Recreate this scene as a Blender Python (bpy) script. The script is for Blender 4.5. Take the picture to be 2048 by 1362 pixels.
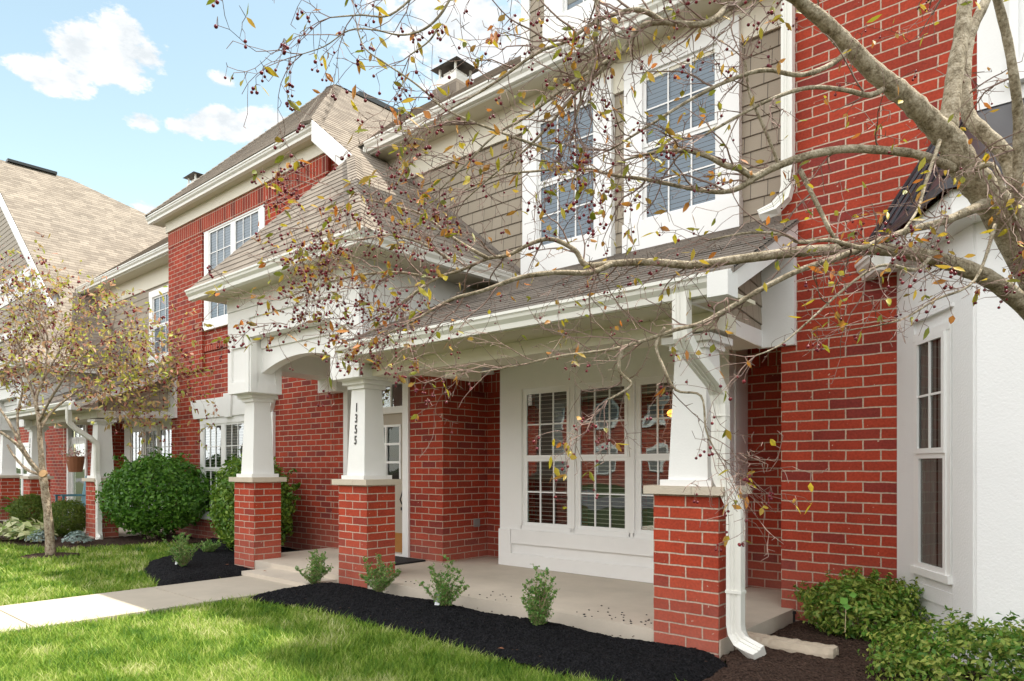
import bpy, math, random
import numpy as np
from mathutils import Vector, Matrix
R = math.radians
rnd = random.Random(7)
scene = bpy.context.scene
for o in list(bpy.data.objects): bpy.data.objects.remove(o)

# ------------------------------------------------------------------ camera
CZ = 1.165                                  # eye height above the porch slab
YAW = math.atan2(.6575, .7535)
cam_d = bpy.data.cameras.new('camera'); cam = bpy.data.objects.new('camera', cam_d)
scene.collection.objects.link(cam)
cam.location = (0, 0, CZ); cam.rotation_euler = (R(90), 0, YAW)
cam_d.sensor_width = 36; cam_d.lens = 36*1400/2048
cam_d.shift_y = (933-681)/2048
cam_d.clip_start = .05; cam_d.clip_end = 3000
scene.camera = cam
# ------------------------------------------------------------------ light
SUN = Vector((.27, .40, 1.0)).normalized()
sun_d = bpy.data.lights.new('sun', 'SUN'); sun_d.energy = 3.0; sun_d.angle = R(.6); sun_d.color = (1, .94, .84)
sun = bpy.data.objects.new('sun', sun_d); scene.collection.objects.link(sun)
sun.rotation_euler = SUN.to_track_quat('Z', 'Y').to_euler()
scene.view_settings.view_transform = 'Standard'
scene.view_settings.look = 'None'
scene.view_settings.exposure = 1.40
scene.view_settings.gamma = 1

def dirpx(x, y):
    v = Vector((-920.5+.7535*(x-1024), 1054.9+.6575*(x-1024), 933-y)); return v.normalized()

def make_world():
    w = bpy.data.worlds.new('World'); scene.world = w; w.use_nodes = True
    nt = w.node_tree; N = nt.nodes; L = nt.links; N.clear()
    out = N.new('ShaderNodeOutputWorld'); bg = N.new('ShaderNodeBackground')
    sky = N.new('ShaderNodeTexSky'); sky.sky_type = 'NISHITA'; sky.sun_disc = False
    sky.sun_elevation = math.asin(SUN.z); sky.sun_rotation = math.atan2(SUN.x, SUN.y)
    sky.air_density = 1.0; sky.dust_density = .6; sky.ozone_density = 1.6
    tc = N.new('ShaderNodeTexCoord')
    def math_(op, a, b=None, c=None, clamp=False):
        m = N.new('ShaderNodeMath'); m.operation = op; m.use_clamp = clamp
        for i, q in enumerate((a, b, c)):
            if q is None: continue
            if isinstance(q, (int, float)): m.inputs[i].default_value = q
            else: L.new(q, m.inputs[i])
        return m.outputs[0]
    nz = N.new('ShaderNodeTexNoise'); nz.inputs['Scale'].default_value = 26; nz.inputs['Detail'].default_value = 9
    nz.inputs['Roughness'].default_value = .62
    mp = N.new('ShaderNodeMapping'); mp.inputs['Scale'].default_value = (1, 1, 1.9)
    L.new(tc.outputs['Generated'], mp.inputs[0]); L.new(mp.outputs[0], nz.inputs[0])
    nz2 = N.new('ShaderNodeTexNoise'); nz2.inputs['Scale'].default_value = 2.2; nz2.inputs['Detail'].default_value = 7
    L.new(mp.outputs[0], nz2.inputs[0])
    # the clouds of the picture: direction, half width, half height, weight
    cl = [((200, 110), .062, .036, 1.3), ((105, 150), .055, .024, 1.1), ((245, 70), .036, .030, 1.1), ((285, 110), .04, .022, 1.0), ((450, 250), .060, .022, 1.3), ((380, 255), .035, .016, 1.0), ((540, 242), .045, .018, 1.0),
          ((310, 418), .05, .014, .8), ((445, 158), .02, .012, .9), ((285, 240), .028, .014, .9),
          ((920, 40), .13, .085, .9), ((1010, 90), .09, .06, .8), ((800, 20), .08, .04, .6)]
    tot = None
    for (c, hw, hh, wt) in cl:
        d = dirpx(*c)
        s1 = N.new('ShaderNodeVectorMath'); s1.operation = 'SUBTRACT'; L.new(tc.outputs['Generated'], s1.inputs[0]); s1.inputs[1].default_value = d
        s2 = N.new('ShaderNodeVectorMath'); s2.operation = 'MULTIPLY'; L.new(s1.outputs[0], s2.inputs[0]); s2.inputs[1].default_value = (1/hw, 1/hw, 1/hh)
        s3 = N.new('ShaderNodeVectorMath'); s3.operation = 'LENGTH'; L.new(s2.outputs[0], s3.inputs[0])
        f = math_('MULTIPLY', math_('SUBTRACT', 1.0, math_('MULTIPLY', s3.outputs['Value'], .80), clamp=True), wt)
        tot = f if tot is None else math_('MAXIMUM', tot, f)
    small = math_('ADD', tot, math_('MULTIPLY', math_('SUBTRACT', nz.outputs[0], .5), 1.5))
    small = math_('MULTIPLY', math_('SUBTRACT', small, .38), 5.0, clamp=True)
    small = math_('MULTIPLY', small, math_('MULTIPLY', tot, 5, clamp=True))
    # unseen cloud bank added behind the camera, as fill for the shaded facade
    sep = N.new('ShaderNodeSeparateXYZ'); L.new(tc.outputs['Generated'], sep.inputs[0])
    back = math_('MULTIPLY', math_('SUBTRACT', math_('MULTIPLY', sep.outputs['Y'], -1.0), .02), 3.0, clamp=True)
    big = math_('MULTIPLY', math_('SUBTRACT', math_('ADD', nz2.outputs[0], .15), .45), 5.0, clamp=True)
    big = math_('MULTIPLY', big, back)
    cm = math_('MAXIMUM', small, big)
    # clouds are whiter towards their tops
    mix = N.new('ShaderNodeMix'); mix.data_type = 'RGBA'
    L.new(cm, mix.inputs['Factor'])
    sc = N.new('ShaderNodeVectorMath'); sc.operation = 'MULTIPLY'; L.new(sky.outputs[0], sc.inputs[0]); sc.inputs[1].default_value = SKYK
    L.new(sc.outputs[0], mix.inputs['A'])
    shade = N.new('ShaderNodeMix'); shade.data_type = 'RGBA'
    L.new(math_('MULTIPLY', math_('SUBTRACT', nz.outputs[0], .35), 3.0, clamp=True), shade.inputs['Factor'])
    shade.inputs['A'].default_value = (*CLD0, 1); shade.inputs['B'].default_value = (*CLD1, 1)
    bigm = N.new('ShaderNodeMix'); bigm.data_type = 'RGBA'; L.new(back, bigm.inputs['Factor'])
    L.new(shade.outputs['Result'], bigm.inputs['A']); bigm.inputs['B'].default_value = (*CLD_FILL, 1)
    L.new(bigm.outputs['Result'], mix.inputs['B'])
    L.new(mix.outputs['Result'], bg.inputs[0]); bg.inputs[1].default_value = .15
    L.new(bg.outputs[0], out.inputs[0])
SKYK = (1.14, 1.0, .70)
CLD0 = (2.1, 2.25, 2.35); CLD1 = (3.1, 3.1, 3.1); CLD_FILL = (7.0, 6.95, 6.9)
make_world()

# ------------------------------------------------------------------ picture geometry
def ab(x): return -920.5+.7535*(x-1024), 1054.9+.6575*(x-1024)
def X_(x, Y): a, b = ab(x); return a/b*Y
def Z_(x, y, Y): a, b = ab(x); return CZ+(933-y)*Y/b
def G(x, y, z=-.10):
    a, b = ab(x); t = (CZ-z)/(y-933); return (a*t, b*t)
def D(x, y, d):
    a, b = ab(x); t = d/1400; return Vector((a*t, b*t, CZ+(933-y)*t))

# ------------------------------------------------------------------ materials
MATS = {}
def nodes(name):
    m = bpy.data.materials.new(name); m.use_nodes = True; nt = m.node_tree
    b = nt.nodes['Principled BSDF']; MATS[name] = m
    return m, nt, nt.nodes, nt.links, b
def rgb(c): return (c[0], c[1], c[2], 1)
def plain(name, col, rough=.6, var=.12, nscale=6, bump=.0, bscale=60, metal=0, spec=.5, coord='Object'):
    m, nt, N, L, b = nodes(name)
    b.inputs['Roughness'].default_value = rough; b.inputs['Metallic'].default_value = metal
    b.inputs['Specular IOR Level'].default_value = spec
    tc = N.new('ShaderNodeTexCoord')
    n = N.new('ShaderNodeTexNoise'); n.inputs['Scale'].default_value = nscale; n.inputs['Detail'].default_value = 6; n.inputs['Roughness'].default_value = .65
    L.new(tc.outputs[coord], n.inputs[0])
    mx = N.new('ShaderNodeMix'); mx.data_type = 'RGBA'
    mx.inputs['A'].default_value = rgb([c*(1-var) for c in col]); mx.inputs['B'].default_value = rgb([min(1, c*(1+var)) for c in col])
    L.new(n.outputs[0], mx.inputs['Factor']); L.new(mx.outputs['Result'], b.inputs['Base Color'])
    if bump:
        n2 = N.new('ShaderNodeTexNoise'); n2.inputs['Scale'].default_value = bscale; n2.inputs['Detail'].default_value = 4
        L.new(tc.outputs[coord], n2.inputs[0])
        bp = N.new('ShaderNodeBump'); bp.inputs['Strength'].default_value = bump; bp.inputs['Distance'].default_value = .01
        L.new(n2.outputs[0], bp.inputs['Height']); L.new(bp.outputs[0], b.inputs['Normal'])
    return m

def brick_mat(name, c1, c2, mortar, bw=.25, rh=.0813, ms=.0062, offs=.5, dark=(.10, .02, .015), rot=False):
    m, nt, N, L, b = nodes(name)
    uv = N.new('ShaderNodeUVMap'); uv.uv_map = 'UVMap'
    src = uv.outputs[0]
    # slight waviness of the hand laid joints
    wn = N.new('ShaderNodeTexNoise'); wn.inputs['Scale'].default_value = 9; wn.inputs['Detail'].default_value = 3; L.new(src, wn.inputs[0])
    ws = N.new('ShaderNodeVectorMath'); ws.operation = 'MULTIPLY_ADD'; L.new(wn.outputs['Color'], ws.inputs[0]); ws.inputs[1].default_value = (.011, .011, 0)
    off = N.new('ShaderNodeVectorMath'); off.operation = 'ADD'; L.new(src, off.inputs[0]); off.inputs[1].default_value = (-.0055, -.0055, 0)
    L.new(off.outputs[0], ws.inputs[2])
    def brick(freq):
        t = N.new('ShaderNodeTexBrick'); t.offset = offs; t.squash = 1
        t.inputs['Scale'].default_value = 1; t.inputs['Mortar Size'].default_value = ms; t.inputs['Mortar Smooth'].default_value = .25
        t.inputs['Bias'].default_value = 0; t.inputs['Brick Width'].default_value = bw; t.inputs['Row Height'].default_value = rh
        L.new(ws.outputs[0], t.inputs[0]); return t
    t = brick(1)
    t.inputs['Color1'].default_value = rgb(c1); t.inputs['Color2'].default_value = rgb(c2); t.inputs['Mortar'].default_value = rgb(mortar)
    tb = brick(2); tb.inputs['Color1'].default_value = (0, 0, 0, 1); tb.inputs['Color2'].default_value = (1, 1, 1, 1); tb.inputs['Mortar'].default_value = (0, 0, 0, 1)
    # some bricks darker
    cr = N.new('ShaderNodeValToRGB'); cr.color_ramp.elements[0].position = .74; cr.color_ramp.elements[1].position = .95
    L.new(tb.outputs[0], cr.inputs[0])
    mk = N.new('ShaderNodeMix'); mk.data_type = 'RGBA'; mk.inputs['B'].default_value = rgb(dark)
    ml = N.new('ShaderNodeMath'); ml.operation = 'MULTIPLY'; ml.inputs[1].default_value = .5; L.new(cr.outputs[0], ml.inputs[0])
    L.new(ml.outputs[0], mk.inputs['Factor']); L.new(t.outputs[0], mk.inputs['A'])
    # grime and stains
    n = N.new('ShaderNodeTexNoise'); n.inputs['Scale'].default_value = 2.3; n.inputs['Detail'].default_value = 8; n.inputs['Roughness'].default_value = .7; L.new(src, n.inputs[0])
    n3 = N.new('ShaderNodeTexNoise'); n3.inputs['Scale'].default_value = 55; n3.inputs['Detail'].default_value = 6; L.new(src, n3.inputs[0])
    hs = N.new('ShaderNodeHueSaturation'); L.new(mk.outputs['Result'], hs.inputs['Color'])
    mr = N.new('ShaderNodeMapRange'); mr.inputs[1].default_value = .3; mr.inputs[2].default_value = .7; mr.inputs[3].default_value = .62; mr.inputs[4].default_value = 1.34
    ad = N.new('ShaderNodeMath'); ad.operation = 'MULTIPLY_ADD'; ad.inputs[1].default_value = .5; L.new(n.outputs[0], ad.inputs[0])
    hf = N.new('ShaderNodeMath'); hf.operation = 'MULTIPLY'; hf.inputs[1].default_value = .5; L.new(n3.outputs[0], hf.inputs[0]); L.new(hf.outputs[0], ad.inputs[2])
    L.new(ad.outputs[0], mr.inputs[0]); L.new(mr.outputs[0], hs.inputs['Value'])
    # small chips of mortar and white specks
    n4 = N.new('ShaderNodeTexNoise'); n4.inputs['Scale'].default_value = 28; n4.inputs['Detail'].default_value = 2; L.new(src, n4.inputs[0])
    sp = N.new('ShaderNodeMapRange'); sp.inputs[1].default_value = .71; sp.inputs[2].default_value = .76; L.new(n4.outputs[0], sp.inputs[0])
    mx = N.new('ShaderNodeMix'); mx.data_type = 'RGBA'; mx.inputs['B'].default_value = rgb(mortar)
    L.new(sp.outputs[0], mx.inputs['Factor']); L.new(hs.outputs[0], mx.inputs['A'])
    # pale salts and splashed dirt on the lowest courses
    ge = N.new('ShaderNodeNewGeometry'); sz = N.new('ShaderNodeSeparateXYZ'); L.new(ge.outputs['Position'], sz.inputs[0])
    mz = N.new('ShaderNodeMapRange'); mz.inputs[1].default_value = .5; mz.inputs[2].default_value = -.05; mz.inputs[3].default_value = 0; mz.inputs[4].default_value = 1; L.new(sz.outputs['Z'], mz.inputs[0])
    m2 = N.new('ShaderNodeMath'); m2.operation = 'MULTIPLY'; L.new(mz.outputs[0], m2.inputs[0]); L.new(n.outputs[0], m2.inputs[1])
    m3 = N.new('ShaderNodeMath'); m3.operation = 'MULTIPLY'; m3.use_clamp = True; m3.inputs[1].default_value = .65; L.new(m2.outputs[0], m3.inputs[0])
    mg = N.new('ShaderNodeMix'); mg.data_type = 'RGBA'; mg.inputs['B'].default_value = (.34, .20, .16, 1); L.new(m3.outputs[0], mg.inputs['Factor']); L.new(mx.outputs['Result'], mg.inputs['A'])
    L.new(mg.outputs['Result'], b.inputs['Base Color'])
    b.inputs['Roughness'].default_value = .85; b.inputs['Specular IOR Level'].default_value = .3
    inv = N.new('ShaderNodeMath'); inv.operation = 'MULTIPLY_ADD'; inv.inputs[1].default_value = -1; inv.inputs[2].default_value = 1; L.new(t.outputs['Fac'], inv.inputs[0])
    h = N.new('ShaderNodeMath'); h.operation = 'MULTIPLY_ADD'; h.inputs[1].default_value = .25; L.new(n3.outputs[0], h.inputs[0]); L.new(inv.outputs[0], h.inputs[2])
    bp = N.new('ShaderNodeBump'); bp.inputs['Strength'].default_value = .9; bp.inputs['Distance'].default_value = .006
    L.new(h.outputs[0], bp.inputs['Height']); L.new(bp.outputs[0], b.inputs['Normal'])
    return m
MORT = (.50, .375, .285)
brick_mat('brick', (.385, .049, .021), (.26, .033, .017), MORT, dark=(.16, .03, .03))
brick_mat('brick_pier', (.45, .060, .024), (.31, .040, .019), (.54, .41, .32), dark=(.24, .04, .03))
brick_mat('brick_soldier', (.385, .049, .021), (.26, .033, .017), MORT, bw=.0813, rh=.24, offs=0)

def shingle_mat(name, c1, c2, bw, rh, mortar, jw, nvar=.3, rough=.9, bump=.4):
    m, nt, N, L, b = nodes(name)
    uv = N.new('ShaderNodeUVMap'); uv.uv_map = 'UVMap'
    t = N.new('ShaderNodeTexBrick'); t.offset = .37; t.offset_frequency = 2; t.squash = .8; t.squash_frequency = 3
    t.inputs['Scale'].default_value = 1; t.inputs['Mortar Size'].default_value = jw; t.inputs['Mortar Smooth'].default_value = .1
    t.inputs['Brick Width'].default_value = bw; t.inputs['Row Height'].default_value = rh
    t.inputs['Color1'].default_value = rgb(c1); t.inputs['Color2'].default_value = rgb(c2); t.inputs['Mortar'].default_value = rgb(mortar)
    L.new(uv.outputs[0], t.inputs[0])
    n = N.new('ShaderNodeTexNoise'); n.inputs['Scale'].default_value = 90; n.inputs['Detail'].default_value = 4; L.new(uv.outputs[0], n.inputs[0])
    n2 = N.new('ShaderNodeTexNoise'); n2.inputs['Scale'].default_value = 1.3; n2.inputs['Detail'].default_value = 7; L.new(uv.outputs[0], n2.inputs[0])
    ad = N.new('ShaderNodeMath'); ad.operation = 'ADD'; L.new(n.outputs[0], ad.inputs[0]); L.new(n2.outputs[0], ad.inputs[1])
    mr = N.new('ShaderNodeMapRange'); mr.inputs[1].default_value = .65; mr.inputs[2].default_value = 1.35; mr.inputs[3].default_value = 1-nvar; mr.inputs[4].default_value = 1+nvar
    L.new(ad.outputs[0], mr.inputs[0])
    hs = N.new('ShaderNodeHueSaturation'); L.new(t.outputs[0], hs.inputs['Color']); L.new(mr.outputs[0], hs.inputs['Value'])
    L.new(hs.outputs[0], b.inputs['Base Color']); b.inputs['Roughness'].default_value = rough; b.inputs['Specular IOR Level'].default_value = .2
    bp = N.new('ShaderNodeBump'); bp.inputs['Strength'].default_value = bump; bp.inputs['Distance'].default_value = .004
    L.new(n.outputs[0], bp.inputs['Height']); L.new(bp.outputs[0], b.inputs['Normal'])
    return m
shingle_mat('roof_shingle', (.285, .245, .20), (.195, .165, .135), .23, .145, (.16, .125, .095), .003, .2)
shingle_mat('porch_shingle', (.27, .235, .20), (.19, .165, .14), .23, .145, (.11, .095, .08), .004, .2)
shingle_mat('siding_shingle', (.36, .31, .24), (.32, .275, .21), .2, .147, (.09, .075, .06), .0035, .06, .7, .15)
plain('lap_siding', (.35, .30, .235), .7, .05, 3, .1, 40)
plain('white_trim', (.80, .795, .77), .5, .06, 3.5, .12, 70)
plain('white_stucco', (.80, .80, .79), .7, .04, 2, .22, 75)
plain('cream_trim', (.74, .70, .58), .55, .04, 2, .05, 70)
plain('gutter_white', (.76, .75, .69), .35, .05, 3)
plain('soffit', (.62, .57, .44), .6, .05, 4)
plain('vinyl', (.82, .82, .80), .35, .02, 3)
plain('stone_cap', (.55, .48, .38), .8, .12, 12, .3, 80)
plain('concrete', (.45, .39, .31), .9, .20, 2.4, .3, 120)
plain('slab_concrete', (.56, .49, .40), .85, .26, 1.8, .3, 120)
plain('door_paint', (.40, .35, .28), .5, .04, 3)
plain('brass', (.50, .24, .07), .35, .25, 5, metal=.6)
plain('black_metal', (.02, .02, .02), .4, .2, 8)
plain('dark_bronze', (.045, .04, .035), .35, .2, 8, metal=.3)
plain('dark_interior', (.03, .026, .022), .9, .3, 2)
plain('blind', (.62, .58, .50), .6, .05, 4)
plain('blind_upper', (.23, .29, .40), .6, .05, 4)
plain('curtain', (.22, .20, .185), .9, .25, 5)
plain('metal_roof', (.050, .048, .055), .38, .15, 3, metal=.3)
def bark_mat(name, lo, mid, hi, sc, dist):
    m, nt, N, L, b = nodes(name)
    tc = N.new('ShaderNodeTexCoord'); mp = N.new('ShaderNodeMapping'); mp.inputs['Scale'].default_value = (1, 1, 1); L.new(tc.outputs['Object'], mp.inputs[0])
    n = N.new('ShaderNodeTexNoise'); n.inputs['Scale'].default_value = sc; n.inputs['Detail'].default_value = 9; n.inputs['Roughness'].default_value = .72; L.new(mp.outputs[0], n.inputs[0])
    n2 = N.new('ShaderNodeTexNoise'); n2.inputs['Scale'].default_value = sc*5; n2.inputs['Detail'].default_value = 5; L.new(mp.outputs[0], n2.inputs[0])
    v = N.new('ShaderNodeTexVoronoi'); v.inputs['Scale'].default_value = sc*4.5; L.new(mp.outputs[0], v.inputs[0])
    ad = N.new('ShaderNodeMath'); ad.operation = 'MULTIPLY_ADD'; ad.inputs[1].default_value = .45; L.new(n2.outputs[0], ad.inputs[0]); L.new(n.outputs[0], ad.inputs[2])
    cr = N.new('ShaderNodeValToRGB'); e = cr.color_ramp.elements; e[0].position = .56; e[0].color = rgb(lo); e.new(.70).color = rgb(mid); e[2].position = .88; e[2].color = rgb(hi)
    L.new(ad.outputs[0], cr.inputs[0])
    sp = N.new('ShaderNodeMapRange'); sp.inputs[1].default_value = .06; sp.inputs[2].default_value = .16; sp.inputs[3].default_value = .35; sp.inputs[4].default_value = 1; L.new(v.outputs['Distance'], sp.inputs[0])
    hs = N.new('ShaderNodeHueSaturation'); L.new(cr.outputs[0], hs.inputs['Color']); L.new(sp.outputs[0], hs.inputs['Value']); L.new(hs.outputs[0], b.inputs['Base Color'])
    b.inputs['Roughness'].default_value = .85; b.inputs['Specular IOR Level'].default_value = .25
    bp = N.new('ShaderNodeBump'); bp.inputs['Strength'].default_value = 1; bp.inputs['Distance'].default_value = dist; L.new(ad.outputs[0], bp.inputs['Height']); L.new(bp.outputs[0], b.inputs['Normal'])
bark_mat('bark', (.13, .10, .06), (.30, .25, .17), (.52, .45, .34), 30, .008)
bark_mat('bark_pale', (.12, .085, .06), (.34, .26, .18), (.58, .50, .38), 26, .02)
plain('twig', (.22, .145, .115), .8, .45, 9)
plain('cut_wood', (.50, .30, .14), .8, .2, 20)
plain('stem_pale', (.40, .30, .18), .8, .2, 20)
plain('terracotta', (.26, .10, .045), .8, .2, 12)
plain('teal_paint', (.08, .26, .33), .5, .15, 5)
plain('rubber', (.015, .015, .015), .9, .2, 30, .3, 200)
plain('tag_white', (.75, .78, .80), .5, .05, 5)
plain('edge_stone', (.50, .42, .32), .9, .22, 9, .8, 40)
plain('asphalt', (.06, .06, .06), .9, .15, 20)
plain('fence_grey', (.22, .21, .20), .8, .1, 4)
def mulch_mat(name, c1, c2):
    m, nt, N, L, b = nodes(name)
    tc = N.new('ShaderNodeTexCoord')
    v = N.new('ShaderNodeTexVoronoi'); v.inputs['Scale'].default_value = 55; L.new(tc.outputs['Object'], v.inputs[0])
    n = N.new('ShaderNodeTexNoise'); n.inputs['Scale'].default_value = 60; n.inputs['Detail'].default_value = 8; L.new(tc.outputs['Object'], n.inputs[0])
    mx = N.new('ShaderNodeMix'); mx.data_type = 'RGBA'; mx.inputs['A'].default_value = rgb(c1); mx.inputs['B'].default_value = rgb(c2)
    mr = N.new('ShaderNodeMapRange'); mr.inputs[1].default_value = .35; mr.inputs[2].default_value = .75; L.new(n.outputs[0], mr.inputs[0])
    L.new(mr.outputs[0], mx.inputs['Factor']); L.new(mx.outputs['Result'], b.inputs['Base Color'])
    b.inputs['Roughness'].default_value = .95; b.inputs['Specular IOR Level'].default_value = .15
    ad = N.new('ShaderNodeMath'); ad.operation = 'ADD'; L.new(n.outputs[0], ad.inputs[0]); L.new(v.outputs['Distance'], ad.inputs[1])
    bp = N.new('ShaderNodeBump'); bp.inputs['Strength'].default_value = 1; bp.inputs['Distance'].default_value = .02
    L.new(ad.outputs[0], bp.inputs['Height']); L.new(bp.outputs[0], b.inputs['Normal'])
mulch_mat('mulch_black', (.004, .004, .0045), (.022, .021, .024))
mulch_mat('mulch_brown', (.035, .020, .014), (.11, .068, .05))
mulch_mat('soil', (.02, .03, .008), (.06, .08, .02))

def leaf_mat(name, cols, rough=.5, trans=.35, patch=False):
    m, nt, N, L, b = nodes(name)
    g = N.new('ShaderNodeNewGeometry')
    cr = N.new('ShaderNodeValToRGB'); cr.color_ramp.interpolation = 'LINEAR'
    e = cr.color_ramp.elements
    while len(e) < len(cols): e.new(.5)
    for i, c in enumerate(cols): e[i].position = i/(len(cols)-1); e[i].color = rgb(c)
    src = g.outputs['Random Per Island']
    if patch:
        n = N.new('ShaderNodeTexNoise'); n.inputs['Scale'].default_value = 2.6; n.inputs['Detail'].default_value = 5; L.new(g.outputs['Position'], n.inputs[0])
        a = N.new('ShaderNodeMath'); a.operation = 'MULTIPLY_ADD'; a.inputs[1].default_value = 2.2; a.inputs[2].default_value = -1.15; L.new(n.outputs[0], a.inputs[0])
        q = N.new('ShaderNodeMath'); q.operation = 'MULTIPLY_ADD'; q.inputs[1].default_value = .75; L.new(src, q.inputs[0]); L.new(a.outputs[0], q.inputs[2])
        w = N.new('ShaderNodeMath'); w.operation = 'ADD'; w.use_clamp = True; w.inputs[1].default_value = .12; L.new(q.outputs[0], w.inputs[0]); src = w.outputs[0]
    L.new(src, cr.inputs[0]); L.new(cr.outputs[0], b.inputs['Base Color'])
    b.inputs['Roughness'].default_value = rough; b.inputs['Specular IOR Level'].default_value = .35
    tr = N.new('ShaderNodeBsdfTranslucent'); L.new(cr.outputs[0], tr.inputs[0])
    mx = N.new('ShaderNodeMixShader'); mx.inputs[0].default_value = trans
    out = [n for n in N if n.type == 'OUTPUT_MATERIAL'][0]
    L.new(b.outputs[0], mx.inputs[1]); L.new(tr.outputs[0], mx.inputs[2]); L.new(mx.outputs[0], out.inputs[0])
leaf_mat('grass', [(.07, .17, .012), (.14, .27, .02), (.24, .37, .035), (.40, .48, .10), (.62, .62, .30)], .6, .4, patch=True)
leaf_mat('leaf_bush', [(.05, .15, .015), (.09, .23, .025), (.16, .33, .04), (.07, .19, .02)], .4, .3)
leaf_mat('leaf_bush2', [(.07, .17, .02), (.13, .27, .03), (.26, .38, .05), (.09, .20, .025)], .4, .3)
leaf_mat('leaf_box', [(.06, .20, .03), (.12, .30, .05), (.30, .42, .12), (.08, .24, .04)], .4, .3)
leaf_mat('leaf_low', [(.06, .17, .015), (.11, .25, .03), (.26, .36, .06), (.42, .46, .10), (.08, .20, .025)], .4, .35)
leaf_mat('leaf_yew', [(.06, .12, .012), (.11, .17, .02), (.16, .21, .03)], .6, .3)
leaf_mat('leaf_hosta', [(.20, .32, .05), (.55, .58, .28), (.70, .68, .42), (.10, .22, .04)], .45, .3)
leaf_mat('leaf_silver', [(.28, .36, .33), (.40, .48, .45), (.20, .30, .26)], .7, .2)
leaf_mat('leaf_green', [(.06, .20, .02), (.12, .30, .03), (.20, .38, .05)], .4, .4)
leaf_mat('leaf_crab', [(.16, .19, .02), (.32, .30, .03), (.52, .40, .03), (.44, .27, .05), (.48, .16, .03), (.20, .24, .03)], .5, .4)
leaf_mat('leaf_crab_far', [(.30, .36, .05), (.48, .50, .08), (.56, .46, .12), (.58, .34, .20), (.52, .25, .19), (.36, .46, .07)], .5, .4)
leaf_mat('flower_pink', [(.75, .45, .45), (.80, .60, .58), (.25, .35, .12)], .6, .4)
leaf_mat('berry', [(.10, .008, .012), (.20, .015, .02), (.14, .02, .035)], .25, .0)

def glass_mat(name='glass', k0=.13, k1=1.7):
    m, nt, N, L, b = nodes(name)
    N.remove(b)
    out = [n for n in N if n.type == 'OUTPUT_MATERIAL'][0]
    tr = N.new('ShaderNodeBsdfTransparent'); tr.inputs[0].default_value = (.86, .9, .88, 1)
    gl = N.new('ShaderNodeBsdfGlossy'); gl.inputs['Roughness'].default_value = .012; gl.inputs[0].default_value = (.95, 1, 1, 1)
    tc = N.new('ShaderNodeTexCoord'); n = N.new('ShaderNodeTexNoise'); n.inputs['Scale'].default_value = 2.6; n.inputs['Detail'].default_value = 1
    L.new(tc.outputs['Object'], n.inputs[0])
    bp = N.new('ShaderNodeBump'); bp.inputs['Strength'].default_value = .14; bp.inputs['Distance'].default_value = .02; L.new(n.outputs[0], bp.inputs['Height'])
    L.new(bp.outputs[0], gl.inputs['Normal'])
    fr = N.new('ShaderNodeFresnel'); fr.inputs[0].default_value = 1.5
    mr = N.new('ShaderNodeMath'); mr.operation = 'MULTIPLY_ADD'; mr.inputs[1].default_value = k1; mr.inputs[2].default_value = k0; mr.use_clamp = True
    L.new(fr.outputs[0], mr.inputs[0])
    mx = N.new('ShaderNodeMixShader'); L.new(mr.outputs[0], mx.inputs[0]); L.new(tr.outputs[0], mx.inputs[1]); L.new(gl.outputs[0], mx.inputs[2])
    L.new(mx.outputs[0], out.inputs[0])
glass_mat(); glass_mat('glass_upper', .02, .7)
def lamp_mat():
    m, nt, N, L, b = nodes('lamp_glow')
    b.inputs['Base Color'].default_value = (.8, .4, .1, 1)
    b.inputs['Emission Color'].default_value = (1, .33, .05, 1); b.inputs['Emission Strength'].default_value = 2.2
lamp_mat()

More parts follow.
